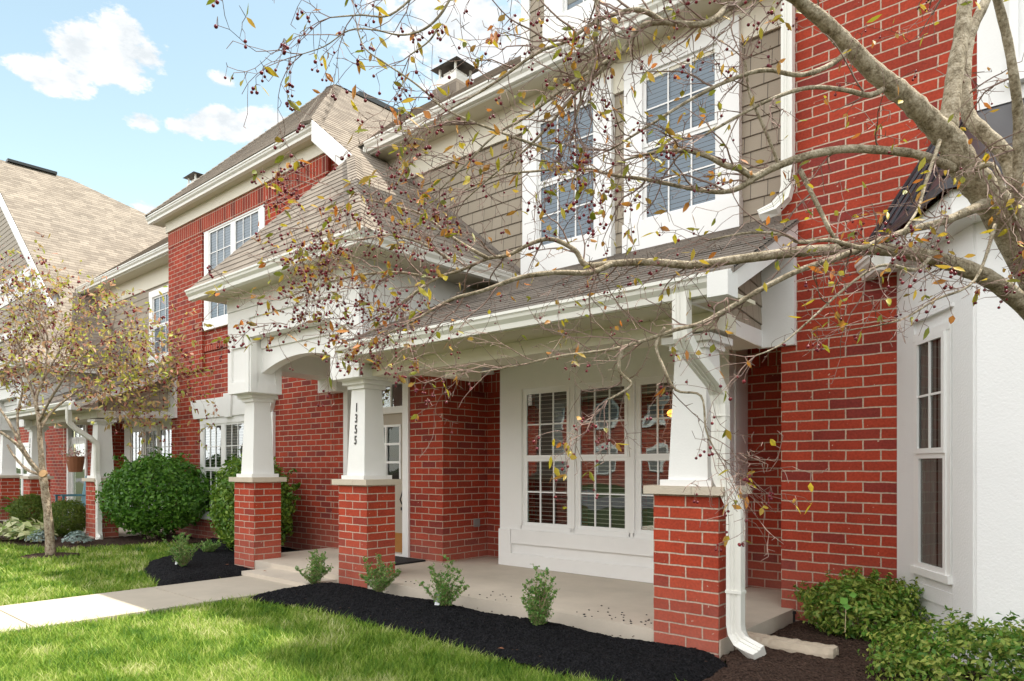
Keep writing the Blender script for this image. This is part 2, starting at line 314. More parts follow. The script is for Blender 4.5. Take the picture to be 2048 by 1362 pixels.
# ------------------------------------------------------------------ mesh helpers
class MB:
    def __init__(s): s.v = []; s.f = []; s.uv = []
    def poly(s, pts, uv=None):
        i = len(s.v); s.v += [tuple(p) for p in pts]; s.f.append(list(range(i, i+len(pts)))); s.uv.append(uv)
    def box(s, x0, x1, y0, y1, z0, z1):
        if x0 > x1: x0, x1 = x1, x0
        if y0 > y1: y0, y1 = y1, y0
        if z0 > z1: z0, z1 = z1, z0
        p = [(x0, y0, z0), (x1, y0, z0), (x1, y1, z0), (x0, y1, z0), (x0, y0, z1), (x1, y0, z1), (x1, y1, z1), (x0, y1, z1)]
        for q in ((0, 1, 5, 4), (1, 2, 6, 5), (2, 3, 7, 6), (3, 0, 4, 7), (4, 5, 6, 7), (3, 2, 1, 0)): s.poly([p[k] for k in q])
    def frustum(s, c0, h0, z0, c1, h1, z1):
        """tapered block; c centre, h half sizes"""
        a = [(c0[0]+sx*h0[0], c0[1]+sy*h0[1], z0) for sx, sy in ((-1, -1), (1, -1), (1, 1), (-1, 1))]
        b = [(c1[0]+sx*h1[0], c1[1]+sy*h1[1], z1) for sx, sy in ((-1, -1), (1, -1), (1, 1), (-1, 1))]
        for k in range(4): s.poly([a[k], a[(k+1) % 4], b[(k+1) % 4], b[k]])
        s.poly(b); s.poly(a[::-1])
    def prism(s, pts, d):
        """extrude a planar polygon by vector d"""
        d = Vector(d); P = [Vector(p) for p in pts]; Q = [p+d for p in P]; n = len(P)
        s.poly(P); s.poly(Q[::-1])
        for k in range(n): s.poly([P[(k+1) % n], P[k], Q[k], Q[(k+1) % n]])
    def tube(s, pts, rad, k=6, cap=True):
        pts = [Vector(p) for p in pts]; n = len(pts)
        if isinstance(rad, (int, float)): rad = [rad]*n
        rings = []; up = None
        for i in range(n):
            t = (pts[min(i+1, n-1)]-pts[max(i-1, 0)]);
            if t.length < 1e-9: t = Vector((0, 0, 1))
            t.normalize()
            if up is None: up = t.orthogonal().normalized()
            up = (up-t*up.dot(t));
            up = up.normalized() if up.length > 1e-6 else t.orthogonal().normalized()
            w = t.cross(up)
            base = len(s.v)
            for j in range(k):
                a = 2*math.pi*j/k; s.v.append(tuple(pts[i]+(up*math.cos(a)+w*math.sin(a))*rad[i]))
            rings.append(base)
        for i in range(n-1):
            for j in range(k):
                s.f.append([rings[i]+j, rings[i]+(j+1) % k, rings[i+1]+(j+1) % k, rings[i+1]+j]); s.uv.append(None)
        if cap:
            s.f.append([rings[0]+j for j in range(k)][::-1]); s.uv.append(None)
            s.f.append([rings[-1]+j for j in range(k)]); s.uv.append(None)
    def sweep_rect(s, pts, w, d, wdir=(1, 0, 0)):
        """rectangular pipe; w half width along wdir"""
        pts = [Vector(p) for p in pts]; n = len(pts); wd = Vector(wdir).normalized(); rings = []
        for i in range(n):
            t = (pts[min(i+1, n-1)]-pts[max(i-1, 0)]).normalized()
            u = (wd-t*wd.dot(t)).normalized() if abs(wd.dot(t)) < .95 else Vector((0, 1, 0)); v = t.cross(u).normalized()
            base = len(s.v)
            prof = []
            for (a, b) in ((-1, -1), (-.5, -1), (-.42, -.8), (-.08, -.8), (0, -1), (.08, -.8), (.42, -.8), (.5, -1), (1, -1), (1, 1), (.5, 1), (.42, .8), (.08, .8), (0, 1), (-.08, .8), (-.42, .8), (-.5, 1), (-1, 1)):
                prof.append(pts[i]+u*w*a+v*d*b)
            s.v += [tuple(p) for p in prof]; rings.append(base)
        k = 18
        for i in range(n-1):
            for j in range(k):
                s.f.append([rings[i]+j, rings[i]+(j+1) % k, rings[i+1]+(j+1) % k, rings[i+1]+j]); s.uv.append(None)
        for r, rv in ((rings[0], 1), (rings[-1], 0)):
            q = [r+j for j in range(k)]; s.f.append(q[::-1] if rv else q); s.uv.append(None)
    def ell(s, c, r, k=10, m=6):
        base = len(s.v)
        for i in range(m+1):
            th = math.pi*i/m
            for j in range(k):
                a = 2*math.pi*j/k; s.v.append((c[0]+r[0]*math.sin(th)*math.cos(a), c[1]+r[1]*math.sin(th)*math.sin(a), c[2]+r[2]*math.cos(th)))
        for i in range(m):
            for j in range(k):
                s.f.append([base+i*k+j, base+(i+1)*k+j, base+(i+1)*k+(j+1) % k, base+i*k+(j+1) % k]); s.uv.append(None)
    def lapped(s, pts, u, v, o, exp, thick):
        """planar convex polygon covered with overlapping courses (u along the course, v up the slope)"""
        u = Vector(u).normalized(); v = Vector(v).normalized(); n = u.cross(v).normalized(); o = Vector(o)
        P = [((Vector(p)-o).dot(u), (Vector(p)-o).dot(v)) for p in pts]; w0 = (Vector(pts[0])-o).dot(n)
        lo = min(p[1] for p in P); hi = max(p[1] for p in P)
        k = math.floor(lo/exp)
        def clip(poly, c, keep_above):
            out = []
            for i in range(len(poly)):
                a, b = poly[i], poly[(i+1) % len(poly)]
                ia = (a[1] >= c) if keep_above else (a[1] <= c); ib = (b[1] >= c) if keep_above else (b[1] <= c)
                if ia: out.append(a)
                if ia != ib:
                    t = (c-a[1])/(b[1]-a[1]); out.append((a[0]+(b[0]-a[0])*t, c))
            return out
        while k*exp < hi:
            a, b = k*exp, (k+1)*exp
            q = clip(clip(P, a, True), b, False); k += 1
            if len(q) < 3: continue
            def at(p, h): return o+u*p[0]+v*p[1]+n*(w0+h)
            s.poly([at(p, thick*(1-(p[1]-a)/exp)+.001) for p in q], [(p[0], p[1]) for p in q])
            bot = sorted([p for p in q if abs(p[1]-a) < 1e-6], key=lambda p: p[0])
            if len(bot) >= 2:
                l, r = bot[0], bot[-1]
                s.poly([at(l, -.004), at(r, -.004), at(r, thick+.001), at(l, thick+.001)], [(l[0], a+.01), (r[0], a+.01), (r[0], a+.02), (l[0], a+.02)])
    def gutter(s, p0, p1, outv, m0=0, m1=0, h=.125, w=.12):
        """K-style gutter between two points (top outer lip), outv points outwards; m0/m1 mitre: extra run at the wall side"""
        p0 = Vector(p0); p1 = Vector(p1); ou = Vector(outv).normalized(); al = (p1-p0).normalized()
        prof = [(0, 0), (0, -.022), (-.012, -.03), (-.018, -.055), (-.045, -.085), (-.05, -h), (-w, -h), (-w, 0), (-w+.006, 0), (-w+.006, -.03), (-.008, -.03), (-.008, 0)]
        A = []; B = []
        for (d, z) in prof:
            A.append(p0+ou*d+Vector((0, 0, z))+al*(-d*m0)); B.append(p1+ou*d+Vector((0, 0, z))-al*(-d*m1))
        n = len(prof)
        for k in range(n): s.poly([A[k], A[(k+1) % n], B[(k+1) % n], B[k]])
        # end caps as quads of the outer shape
        for Q in (A, B): s.poly([Q[0], Q[1], Q[2], Q[3], Q[4], Q[5], Q[6], Q[7]])
    def build(s, name, mat, parent=None, uvo=None, smooth=False, loc=None, rotz=0, uvmode=None):
        me = bpy.data.meshes.new(name)
        me.from_pydata(s.v, [], s.f); me.update()
        ul = me.uv_layers.new(name='UVMap'); uvs = np.zeros((len(me.loops), 2), dtype=np.float32)
        ox, oy, oz = uvo or (0, 0, 0)
        vs = s.v
        for pi, p in enumerate(me.polygons):
            given = s.uv[pi]
            if given is not None:
                for j, li in enumerate(p.loop_indices): uvs[li] = given[j]
                continue
            n = p.normal
            for li in p.loop_indices:
                x, y, z = vs[me.loops[li].vertex_index]
                if abs(n.z) > .7: uvs[li] = (x-ox, y-oy)
                elif abs(n.y) >= abs(n.x): uvs[li] = (x-ox, z-oz)
                else: uvs[li] = (y-oy, z-oz)
        ul.data.foreach_set('uv', uvs.ravel())
        me.materials.append(MATS[mat])
        if smooth: me.polygons.foreach_set('use_smooth', [True]*len(me.polygons))
        ob = bpy.data.objects.new(name, me); scene.collection.objects.link(ob)
        if parent is not None:
            ob.parent = parent
            if 'off' in parent: ob.location = Vector(parent['off'])
        if loc is not None:
            ob.location = Vector(loc)+(Vector(parent['off']) if parent is not None and 'off' in parent else Vector((0, 0, 0)))
        ob.rotation_euler = (0, 0, rotz)
        return ob
def np_mesh(name, V, F, mat, parent=None, smooth=False):
    me = bpy.data.meshes.new(name); V = np.asarray(V, dtype=np.float32); F = np.asarray(F, dtype=np.int32)
    nf, k = F.shape
    me.vertices.add(len(V)); me.vertices.foreach_set('co', V.ravel())
    me.loops.add(nf*k); me.loops.foreach_set('vertex_index', F.ravel())
    me.polygons.add(nf); me.polygons.foreach_set('loop_start', np.arange(0, nf*k, k, dtype=np.int32)); me.polygons.foreach_set('loop_total', np.full(nf, k, dtype=np.int32))
    me.update(calc_edges=True); me.validate(); me.materials.append(MATS[mat])
    if smooth: me.polygons.foreach_set('use_smooth', [True]*nf)
    ob = bpy.data.objects.new(name, me); scene.collection.objects.link(ob)
    if parent is not None:
        ob.parent = parent
        if 'off' in parent: ob.location = Vector(parent['off'])
    return ob
def thing(name, base, label, cat, shift=(0, 0, 0), group=None):
    e = bpy.data.objects.new(name, None); scene.collection.objects.link(e); e.empty_display_size = .2
    e.location = Vector(base)+Vector(shift); e['off'] = [-base[0], -base[1], -base[2]]
    e['label'] = label; e['category'] = cat
    if group: e['group'] = group
    return e
def tag(o, label, cat, group=None):
    o['label'] = label; o['category'] = cat
    if group: o['group'] = group
    return o
def struct(o): o['kind'] = 'structure'; return o
def stuff(o): o['kind'] = 'stuff'; return o

# ------------------------------------------------------------------ windows
def window(root, x0, x1, z0, z1, Y, panes=1, cols=3, rows=2, trim=.10, sill=.06, head=None, rotz=0, org=None, blind='blind', curtain=False, deep=.0, name='window', frame_mat='vinyl', mull=.06, both=True, tproud=.045):
    """double hung units side by side, outer trim edge x0..x1 / z0..z1 on wall plane Y"""
    head = trim if head is None else head
    if org is None: org = (0, 0, 0)
    m = MB(); d = tproud
    m.box(x0, x0+trim, Y-d, Y+.01, z0+sill, z1-head); m.box(x1-trim, x1, Y-d, Y+.01, z0+sill, z1-head)
    m.box(x0, x1, Y-d-.004, Y+.01, z1-head, z1); m.box(x0-.01, x1+.01, Y-d-.02, Y+.01, z0, z0+sill)
    ix0, ix1, iz0, iz1 = x0+trim, x1-trim, z0+sill, z1-head
    w = (ix1-ix0-(panes-1)*mull)/panes
    for k in range(1, panes): xm = ix0+k*w+(k-1)*mull; m.box(xm, xm+mull, Y-d+.006, Y+.01, iz0, iz1)
    win = m.build(name, frame_mat, root, loc=org, rotz=rotz)
    if rotz: win.rotation_euler = (0, 0, rotz)
    sash = MB(); pane = MB(); bl = MB(); bk = MB()
    zm = (iz0+iz1)/2; ft = .035; mt = .015
    for k in range(panes):
        a = ix0+k*(w+mull); b = a+w
        for (s0, s1, yo) in ((zm-.0, iz1, -.022), (iz0, zm+.0, -.012)):
            y0 = Y+yo-.014; y1 = Y+yo+.004
            sash.box(a, a+ft, y0, y1, s0, s1); sash.box(b-ft, b, y0, y1, s0, s1)
            sash.box(a+ft, b-ft, y0, y1, s0, s0+ft); sash.box(a+ft, b-ft, y0, y1, s1-ft, s1)
            if both or s1 == iz1:
                for c in range(1, cols): xx = a+ft+(b-a-2*ft)*c/cols; sash.box(xx-mt/2, xx+mt/2, y0+.003, y1-.004, s0+ft, s1-ft)
                for r in range(1, rows):
                    zz = s0+ft+(s1-s0-2*ft)*r/rows; sash.box(a+ft, b-ft, y0+.005, y1-.006, zz-mt/2, zz+mt/2)
            pane.poly([(a+ft, Y+yo, s0+ft), (b-ft, Y+yo, s0+ft), (b-ft, Y+yo, s1-ft), (a+ft, Y+yo, s1-ft)])
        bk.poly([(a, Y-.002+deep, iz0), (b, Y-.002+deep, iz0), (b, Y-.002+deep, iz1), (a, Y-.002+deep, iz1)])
        if curtain:
            nx = 24
            for i in range(nx):
                t0, t1 = i/nx, (i+1)/nx; f = lambda t: Y-.006+deep*.5+.0025*math.sin(t*38)
                xa, xb = a+(b-a)*t0, a+(b-a)*t1
                if .62 < (t0+t1)/2 < .66: continue
                bl.poly([(xa, f(t0), iz0), (xb, f(t1), iz0), (xb, f(t1), iz1), (xa, f(t0), iz1)])
        elif blind:
            z = iz0+.02
            hb = .040 if blind == 'blind_upper' else .008
            while z < iz1:
                bl.poly([(a+.01, Y-.0035+deep*.25, z), (b-.01, Y-.0035+deep*.25, z), (b-.01, Y-.0065+deep*.25, z+hb), (a+.01, Y-.0065+deep*.25, z+hb)])
                z += .047
    for mm, nm, mat in ((sash, 'sash', 'vinyl'), (pane, 'pane', 'glass_upper' if (blind == 'blind_upper' or curtain) else 'glass'), (bl, 'blind' if not curtain else 'curtain', ('curtain' if curtain else blind)), (bk, 'room_backing', 'dark_interior')):
        if mm.v:
            o = mm.build(nm, mat); o.parent = win
    return win

# ------------------------------------------------------------------ one porch unit of the row
YM, YS, YR, YB, YP = 5.83, 6.35, 6.62, 6.19, 4.44      # brick wall, siding wall, recess wall, window box, pier front
XE = -2.10                                             # left edge of the brick block on the right
CX = -6.20                                             # corner of the recess
def quadv(m, x0, x1, z0, z1, Y): m.poly([(x0, Y, z0), (x1, Y, z0), (x1, Y, z1), (x0, Y, z1)])
def column(root, xc, downspout=False, number=None):
    hx, hy = .245, .185; yc = YP+hy
    c = MB(); c.frustum((xc, yc+.0), (.150, .145), 1.07, (xc, yc), (.115, .11), 1.99)
    c.box(xc-.195, xc+.195, yc-.185, yc+.185, 1.029, 1.072)
    c.box(xc-.145, xc+.145, yc-.14, yc+.14, 1.985, 2.03); c.box(xc-.185, xc+.185, yc-.18, yc+.18, 2.028, 2.075)
    col = c.build('column', 'white_trim', root)
    p = MB(); p.box(xc-hx, xc+hx, YP, YP+2*hy, -.12, .972); p.build('brick_pier', 'brick_pier', uvo=(xc-hx, YP-.49, -.012)).parent = col
    s = MB(); s.box(xc-hx-.055, xc+.07, YP-.05, YP+2*hy+.05, .972, 1.03); s.box(xc+.073, xc+hx+.055, YP-.05, YP+2*hy+.05, .9722, 1.0298)
    s.build('stone_cap', 'stone_cap').parent = col
    return col
def house_number(root, xc, text):
    yc = YP+.185
    for i, ch in enumerate(text):
        cu = bpy.data.curves.new('digit', 'FONT'); cu.body = ch; cu.size = .132; cu.align_x = 'CENTER'; cu.extrude = .004; cu.offset = .0018
        to = bpy.data.objects.new('tmp', cu); scene.collection.objects.link(to)
        dg = bpy.context.evaluated_depsgraph_get(); me = bpy.data.meshes.new_from_object(to.evaluated_get(dg))
        bpy.data.objects.remove(to)
        for v in me.vertices: v.co.x *= .62
        me.materials.clear(); me.materials.append(MATS['dark_bronze'])
        z = 1.745-i*.115
        ob = bpy.data.objects.new('number_digit', me); scene.collection.objects.link(ob); ob.parent = root
        f = (z+.04-1.07)/(.92); yf = yc-(.145+(.11-.145)*f)-.006
        ob.rotation_euler = (R(90)-math.atan(.035/.92), 0, 0); ob.location = Vector((xc-.0, yf, z))+Vector(root['off'])

def unit(root, number, main=True):
    T = 'white_trim'
    # --- walls
    w = MB(); quadv(w, -8.495, X_(690, YM), -.15, 2.62, YM)                      # brick left of the door
    quadv(w, X_(820, YM), CX, -.15, 2.62, YM)                                  # brick right of the door
    quadv(w, X_(690, YM), X_(820, YM), 2.30, 2.62, YM)
    w.poly([(CX, YM, -.15), (CX, YR, -.15), (CX, YR, 2.62), (CX, YM, 2.62)])
    w.build('brick_wall', 'brick', root, uvo=(CX, YM, .01))
    w = MB(); quadv(w, CX, XE+.4, -.15, 2.62, YR); w.build('recess_wall', 'brick', root, uvo=(CX, YR, .01))
    w = MB(); quadv(w, CX+.01, XE+.3, 2.12, 2.345, YR-.006); w.poly([(CX+.006, YM+.02, 2.12), (CX+.006, YR-.01, 2.12), (CX+.006, YR-.01, 2.345), (CX+.006, YM+.02, 2.345)])
    w.build('soldier_course', 'brick_soldier', root, uvo=(CX, YR, .09))
    # --- window box in the recess
    bx0, bx1 = X_(1000, YB), -2.74
    b = MB(); zt, zb = 2.03, .488
    xs = [(-5.225, -4.58), (-4.471, -3.84), (-3.72, -3.08)]
    prev = bx0
    for (a, c) in xs: b.box(prev, a-.03, YB, YB+.05, 0, 2.36); prev = c+.03
    b.box(prev, bx1, YB, YB+.05, 0, 2.36)
    for (a, c) in xs: b.box(a-.03, c+.03, YB, YB+.05, 0, zb-.045); b.box(a-.03, c+.03, YB, YB+.05, zt+.03, 2.36)
    b.box(bx1-.03, bx1, YB+.05, YR, 0, 2.36); b.box(bx0, bx0+.03, YB+.05, YR, 0, 2.36)
    b.box(bx0+.03, bx1-.03, YB+.05, YR, 0, .05)
    b.box(bx1, bx1+.012, YB+.12, YB+.22, 0, 2.36)
    b.build('window_box', T, root)
    b = MB(); b.box(bx0+.20, bx1-.2, YB-.03, YB-.001, .27, .43); b.box(bx0+.003, bx1-.003, YB-.03, YB-.001, .004, .15); b.box(bx0+.003, bx0+.19, YB-.03, YB-.001, .15, .43)
    b.build('panel_board', T, root)
    # hollow box behind the front windows
    for (a, c) in xs:
        window(root, a-.03, c+.03, zb-.045, zt+.03, YB+.05, 1, 3, 2, trim=.03, sill=.045, head=.03, deep=.16, blind='blind', tproud=.03)
    # --- door
    dx0, dx1 = X_(690, YM)+.0, X_(820, YM)
    m = MB(); m.box(dx0, dx0+.10, YM-.03, YM+.1, 0, 2.26); m.box(dx1-.115, dx1, YM-.03, YM+.1, 0, 2.26); m.box(dx0, dx1, YM-.034, YM+.1, 2.26, 2.36)
    m.box(dx0+.10, dx1-.115, YM+.02, YM+.1, 1.86, 1.92); m.box(dx1-.15, dx1-.115, YM+.02, YM+.1, 0, 2.26); m.box(dx0+.10, dx1-.115, YM-.01, YM+.12, 0, .03)
    door = m.build('door_frame', T, root)
    lx0, lx1 = dx0+.10, dx1-.15; yd = YM+.09
    tr = MB(); tr.box(lx0, lx1, yd-.05, yd-.03, 1.92, 1.95); tr.box(lx0, lx1, yd-.05, yd-.03, 2.24, 2.26)
    for k in (1, 2, 3): xx = lx0+(lx1-lx0)*k/4; tr.box(xx-.01, xx+.01, yd-.05, yd-.03, 1.95, 2.24)
    tr.build('transom', 'vinyl').parent = door
    p = MB(); quadv(p, lx0, lx1, 1.95, 2.24, yd-.035); p.build('pane', 'glass').parent = door
    p = MB(); quadv(p, lx0, lx1, 1.9, 2.3, yd+.03); p.build('room_backing', 'dark_interior').parent = door
    d = MB()
    if main:
        g0, g1, gz0, gz1 = lx0+.14, lx1-.12, .98, 1.70
        d.box(lx0, g0, yd-.02, yd+.02, .03, 1.86); d.box(g1, lx1, yd-.02, yd+.02, .03, 1.86); d.box(g0, g1, yd-.02, yd+.02, .03, gz0); d.box(g0, g1, yd-.02, yd+.02, gz1, 1.86)
        leaf = d.build('door', 'door_paint', root)
        g = MB()
        for k in range(4): xx = g0+(g1-g0)*k/3; g.box(xx-.014, xx+.014, yd-.03, yd, gz0, gz1)
        for k in range(4): zz = gz0+(gz1-gz0)*k/3; g.box(g0-.014, g1+.014, yd-.032, yd-.001, zz-.014, zz+.014)
        g.build('muntins', 'vinyl').parent = leaf
        p = MB(); quadv(p, g0, g1, gz0, gz1, yd-.006); p.build('pane', 'glass_upper').parent = leaf
        p = MB(); quadv(p, g0, g1, gz0, gz1, yd+.015); p.build('room_backing', 'dark_interior').parent = leaf
        k = MB(); k.box(lx0+.03, lx1-.02, yd-.026, yd-.0205, .05, .30); k.build('kick_plate', 'brass').parent = leaf
        k = MB(); k.box(lx1-.075, lx1-.035, yd-.032, yd-.0205, .56, .68); k.box(lx1-.07, lx1-.045, yd-.06, yd-.032, .60, .64); k.tube([(lx1-.055, yd-.05, .68), (lx1-.06, yd-.075, .74), (lx1-.055, yd-.03, .86)], .009, 6)
        k.build('handle', 'black_metal').parent = leaf
    else:
        g0, g1, gz0, gz1 = lx0+.09, lx1-.09, .16, 1.78
        d.box(lx0, g0, yd-.05, yd-.02, .03, 1.86); d.box(g1, lx1, yd-.05, yd-.02, .03, 1.86); d.box(g0, g1, yd-.05, yd-.02, .03, gz0); d.box(g0, g1, yd-.05, yd-.02, gz1, 1.86)
        leaf = d.build('storm_door', 'vinyl', root)
        p = MB(); quadv(p, g0, g1, gz0, gz1, yd-.035); p.build('pane', 'glass').parent = leaf
        p = MB(); quadv(p, g0, g1, gz0, gz1, yd+.015); p.build('inner_door', 'door_paint').parent = leaf
    # --- porch ceiling, beam, columns
    m = MB(); m.box(-5.80, -2.33, YP+.35, 5.80, 2.36, 2.38); m.box(-5.80, XE+.02, 5.80, YR+.02, 2.36, 2.38); m.build('porch_ceiling', 'cream_trim', root)
    m = MB(); m.box(-5.83, -2.06, YP+.03, YP+.33, 2.095, 2.225); m.box(-5.83, -2.13, YP+.035, YP+.33, 2.228, 2.42)
    m.box(-4.9, -4.75, YP+.2, YP+.36, 2.02, 2.093)
    m.box(-5.70, -5.55, YP+.335, YM, 2.15, 2.36)
    m.build('porch_beam', 'cream_trim', root)
    column(root, -2.285); column(root, -6.10); column(root, -8.37)
    # --- pent roof
    sl = .46; y0, z0 = 4.04, 2.36
    def zr(y): return z0+sl*(y-y0)
    v = (0, 1, sl); n = Vector((1, 0, 0)).cross(Vector(v)).normalized()
    m = MB(); XR = -1.76; XB = -1.975
    m.lapped([(-5.83, y0, z0), (XR, y0, z0), (XB, 5.80, zr(5.80)), (-5.83, 5.80, zr(5.80))], (1, 0, 0), v, (-5.83, y0, z0), .125, .010)
    m.lapped([(-5.83, 5.80, zr(5.80)), (XE-.0, 5.80, zr(5.80)), (XE-.0, YS+.02, zr(YS+.02)), (-5.83, YS+.02, zr(YS+.02))], (1, 0, 0), v, (-5.83, y0, z0), .125, .010)
    m.prism([(-5.83, y0, z0-.03), (XR, y0, z0-.03), (XB, 5.80, zr(5.80)-.03), (-5.83, 5.80, zr(5.80)-.03)], (0, 0, .025))
    m.build('pent_roof', 'porch_shingle', root)
    m = MB(); m.gutter((-5.76, 3.97, 2.345), (-1.905, 3.97, 2.345), (0, -1, 0)); m.build('porch_gutter', 'gutter_white', root)
    m = MB(); m.box(-5.83, -1.80, 4.075, YP+.03, 2.215, 2.24); m.build('porch_soffit', 'soffit', root)
    # rake boards and the little gable end of the pent roof
    m = MB(); m.prism([(XR-.12, 4.0, z0-.165), (XR-.12, 4.0, z0-.02), (XB-.12, 5.80, zr(5.80)-.035), (XB-.12, 5.80, zr(5.80)-.20)], (.11, 0, 0))
    m.box(-1.90, XR-.008, 3.975, 4.12, 2.19, 2.34); m.box(-2.10, -1.901, 4.08, 4.13, 2.20, 2.37)
    ye = 5.79
    m.prism([(-2.06, YP+.04, 2.096), (-2.27, ye, 2.165), (-2.27, ye, 2.30), (-2.06, YP+.04, 2.205)], (-.25, 0, 0))
    m.poly([(-2.09, 4.02, zr(4.02)-.04), (-1.86, 4.02, zr(4.02)-.04), (-2.06, ye, zr(ye)-.04), (-2.30, ye, zr(ye)-.04)])
    m.poly([(-2.075, 4.1, 2.2), (-2.075, 4.49, 2.2), (-2.075, 4.49, zr(4.49)-.03), (-2.075, 4.1, zr(4.1)-.03)])
    m.build('rake_board', T, root)
    m = MB(); m.box(-2.31, -2.005, 5.775, 5.826, 2.155, zr(5.79)-.03); m.build('corner_board', T, root)
    gu = Vector((-2.28+2.085, ye-.004-4.49, 0))
    m = MB(); m.lapped([(-2.085, 4.49, 2.205), (-2.28, ye-.004, 2.29), (-2.28, ye-.004, zr(ye)-.04), (-2.085, 4.49, zr(4.49)-.04)], gu, (0, 0, 1), (-2.085, 4.49, 2.2), .147, .010)
    m.build('gable_shingles', 'siding_shingle', root)
    m = MB(); m.prism([(-2.5, YP+.34, 2.094), (-2.07, YP+.34, 2.094), (-2.28, ye, 2.16), (-2.5, ye, 2.16)], (0, 0, .006)); m.build('gable_soffit', 'cream_trim', root)
    # --- downspout of the porch
    m = MB(); x0 = -1.93
    pts = [(-2.10, 4.04, 2.26), (-2.10, 4.04, 2.06), (-2.10, 4.05, 1.99), (-2.085, 4.12, 1.90), (-2.03, 4.36, 1.72), (-2.035, 4.43, 1.66), (-2.03, 4.45, 1.58), (-2.03, 4.45, 1.14), (-2.015, 4.45, 1.08), (-1.94, 4.45, .93), (-1.925, 4.45, .86), (-1.925, 4.45, .12), (-1.915, 4.448, .07), (-1.88, 4.44, .02), (-1.82, 4.42, -.01), (-1.74, 4.39, -.03)]
    m.sweep_rect(pts, .05, .036, (1, 0, 0)); m.box(-1.980, -1.870, 4.41, 4.49, .33, .35); m.box(-2.085, -1.975, 4.41, 4.49, 1.50, 1.504)
    m.build('downspout', 'gutter_white', root)
    # --- siding wall of the upper storey
    m = MB(); zs = 3.2
    m.lapped([(-9.0, YS, zs), (XE+.05, YS, zs), (XE+.05, YS, 5.50), (-9.0, YS, 5.50)], (1, 0, 0), (0, 0, 1), (-9, YS, 3.2), .147, .011)
    m.build('siding', 'siding_shingle' if main else 'lap_siding', root)
    m = MB(); m.box(-8.3, XE, YS-.035, YS-.014, 5.12, 5.49); m.build('frieze', 'cream_trim', root)
    m = MB(); m.box(-7.86, XE+.1, 6.02, YS, 5.49, 5.51); m.build('soffit', 'soffit', root)
    m = MB(); m.gutter((-7.86, 5.90, 5.625), (XE+.02, 5.90, 5.625), (0, -1, 0)); m.box(-7.86, XE, 6.0, 6.03, 5.48, 5.62); m.box(-7.88, -7.86, 5.79+.12, YS, 5.40, 5.56)
    m.build('gutter', 'gutter_white', root)
    # --- roof
    R0X, R0Z, RS = -5.28, 3.37, .82
    def rz(x): return R0Z-RS*(x-R0X)
    m = MB(); vv = (-1, 0, RS)
    o = (R0X, 3.9, R0Z)
    if main:
        P1 = [(-12.1, 8.36), (-12.1, 14), (-7.9, 14), (-7.9, 5.5), (-8.51, 5.5)]
    else:
        P1 = [(-13.93, 5.3), (-13.93, 7.6), (-11.5, 12), (-7.9, 14), (-7.9, 5.3)]
    P2 = [(-7.9, 5.5), (-7.9, YS+.02), (-5.28, YS+.02), (-5.28, 3.95), (-7.52, 5.5)]
    for P in (P1, P2):
        m.lapped([(x, y, rz(x)) for x, y in P], (0, -1, 0), vv, o, .145, .007)
    # front facet over the portico
    A = Vector((-7.52, 5.5, rz(-7.52))); B0 = Vector((-8.86, 3.95, 3.37)); B1 = Vector((-5.28, 3.95, 3.37))
    fv = Vector((0, A.y-B0.y, A.z-B0.z))
    m.lapped([B0, B1, A], (1, 0, 0), fv, B0, .145, .007)
    m.poly([B0, A, (-8.86, 5.6, 3.37)])
    if main:
        C0 = Vector((-14.15, 5.5, 5.97)); C1 = Vector((-8.51, 5.5, 5.97)); AP = Vector((-12.1, 8.36, 8.93))
        m.lapped([C0, C1, AP], (1, 0, 0), (0, AP.y-C0.y, AP.z-C0.z), C0, .145, .007)
        m.poly([C0, AP, (-12.1, 14, 8.93), (-14.3, 14, 5.97)])
    # main slope behind the upper gutter
    m.lapped([(-12.0, 5.95, 5.63), (XE, 5.95, 5.63), (XE, 9.9, 8.8), (-12.0, 9.9, 8.8)], (1, 0, 0), (0, 1, .8), (-12, 5.95, 5.63), .145, .01)
    roof = m.build('roof', 'roof_shingle', root)
    # ridge and hip caps
    def cap(a, b, r=.085, n=None):
        m = MB()
        a = Vector(a); b = Vector(b); L = (b-a).length; n = max(2, int(L/.14)); al = (b-a).normalized()
        side = al.cross(Vector((0, 0, 1))).normalized(); up = side.cross(al)
        for i in range(n):
            p = a+(b-a)*(i/n); q = a+(b-a)*((i+1.0)/n); h0, h1 = .026, .018
            m.poly([p-side*r+up*(h0-.05), p+up*h0, q+up*h1, q-side*r+up*(h1-.05)]); m.poly([p+up*h0, p+side*r+up*(h0-.05), q+side*r+up*(h1-.05), q+up*h1])
            m.poly([p-side*r+up*(h0-.06), p+side*r+up*(h0-.06), p+up*h0])
        m.build('hip_cap', 'roof_shingle').parent = roof
    cap((-5.30, 3.97, 3.38), A, .10); cap((-8.84, 3.97, 3.38), A, .06)
    if main: cap(C1, AP, .16); cap(C0, AP, .08); cap((-12.1, 14, 8.93), AP, .12)
    m = MB()
    if main: m.box(-12.2, -11.98, 8.9, 13.4, 8.90, 9.0)
    else: m.box(-14.0, -13.8, 5.9, 7.2, rz(-13.93)-.02, rz(-13.93)+.06)
    m.build('ridge_vent', 'black_metal').parent = roof
    # rake board at the brick corner
    yk = 5.49 if main else 5.285
    m = MB(); xa, xb = -8.44, -7.42
    if not main: xa = -13.93
    m.prism([(xa, yk, rz(xa)-.30), (xb, yk, rz(xb)-.30), (xb, yk, rz(xb)-.012), (xa, yk, rz(xa)-.012)], (0, -.03, 0))
    m.prism([(xa, yk+.002, rz(xa)-.302), (xb, yk+.002, rz(xb)-.302), (xb, YM, rz(xb)-.302), (xa, YM, rz(xa)-.302)], (0, 0, .015))
    m.build('rake_trim', T, root)
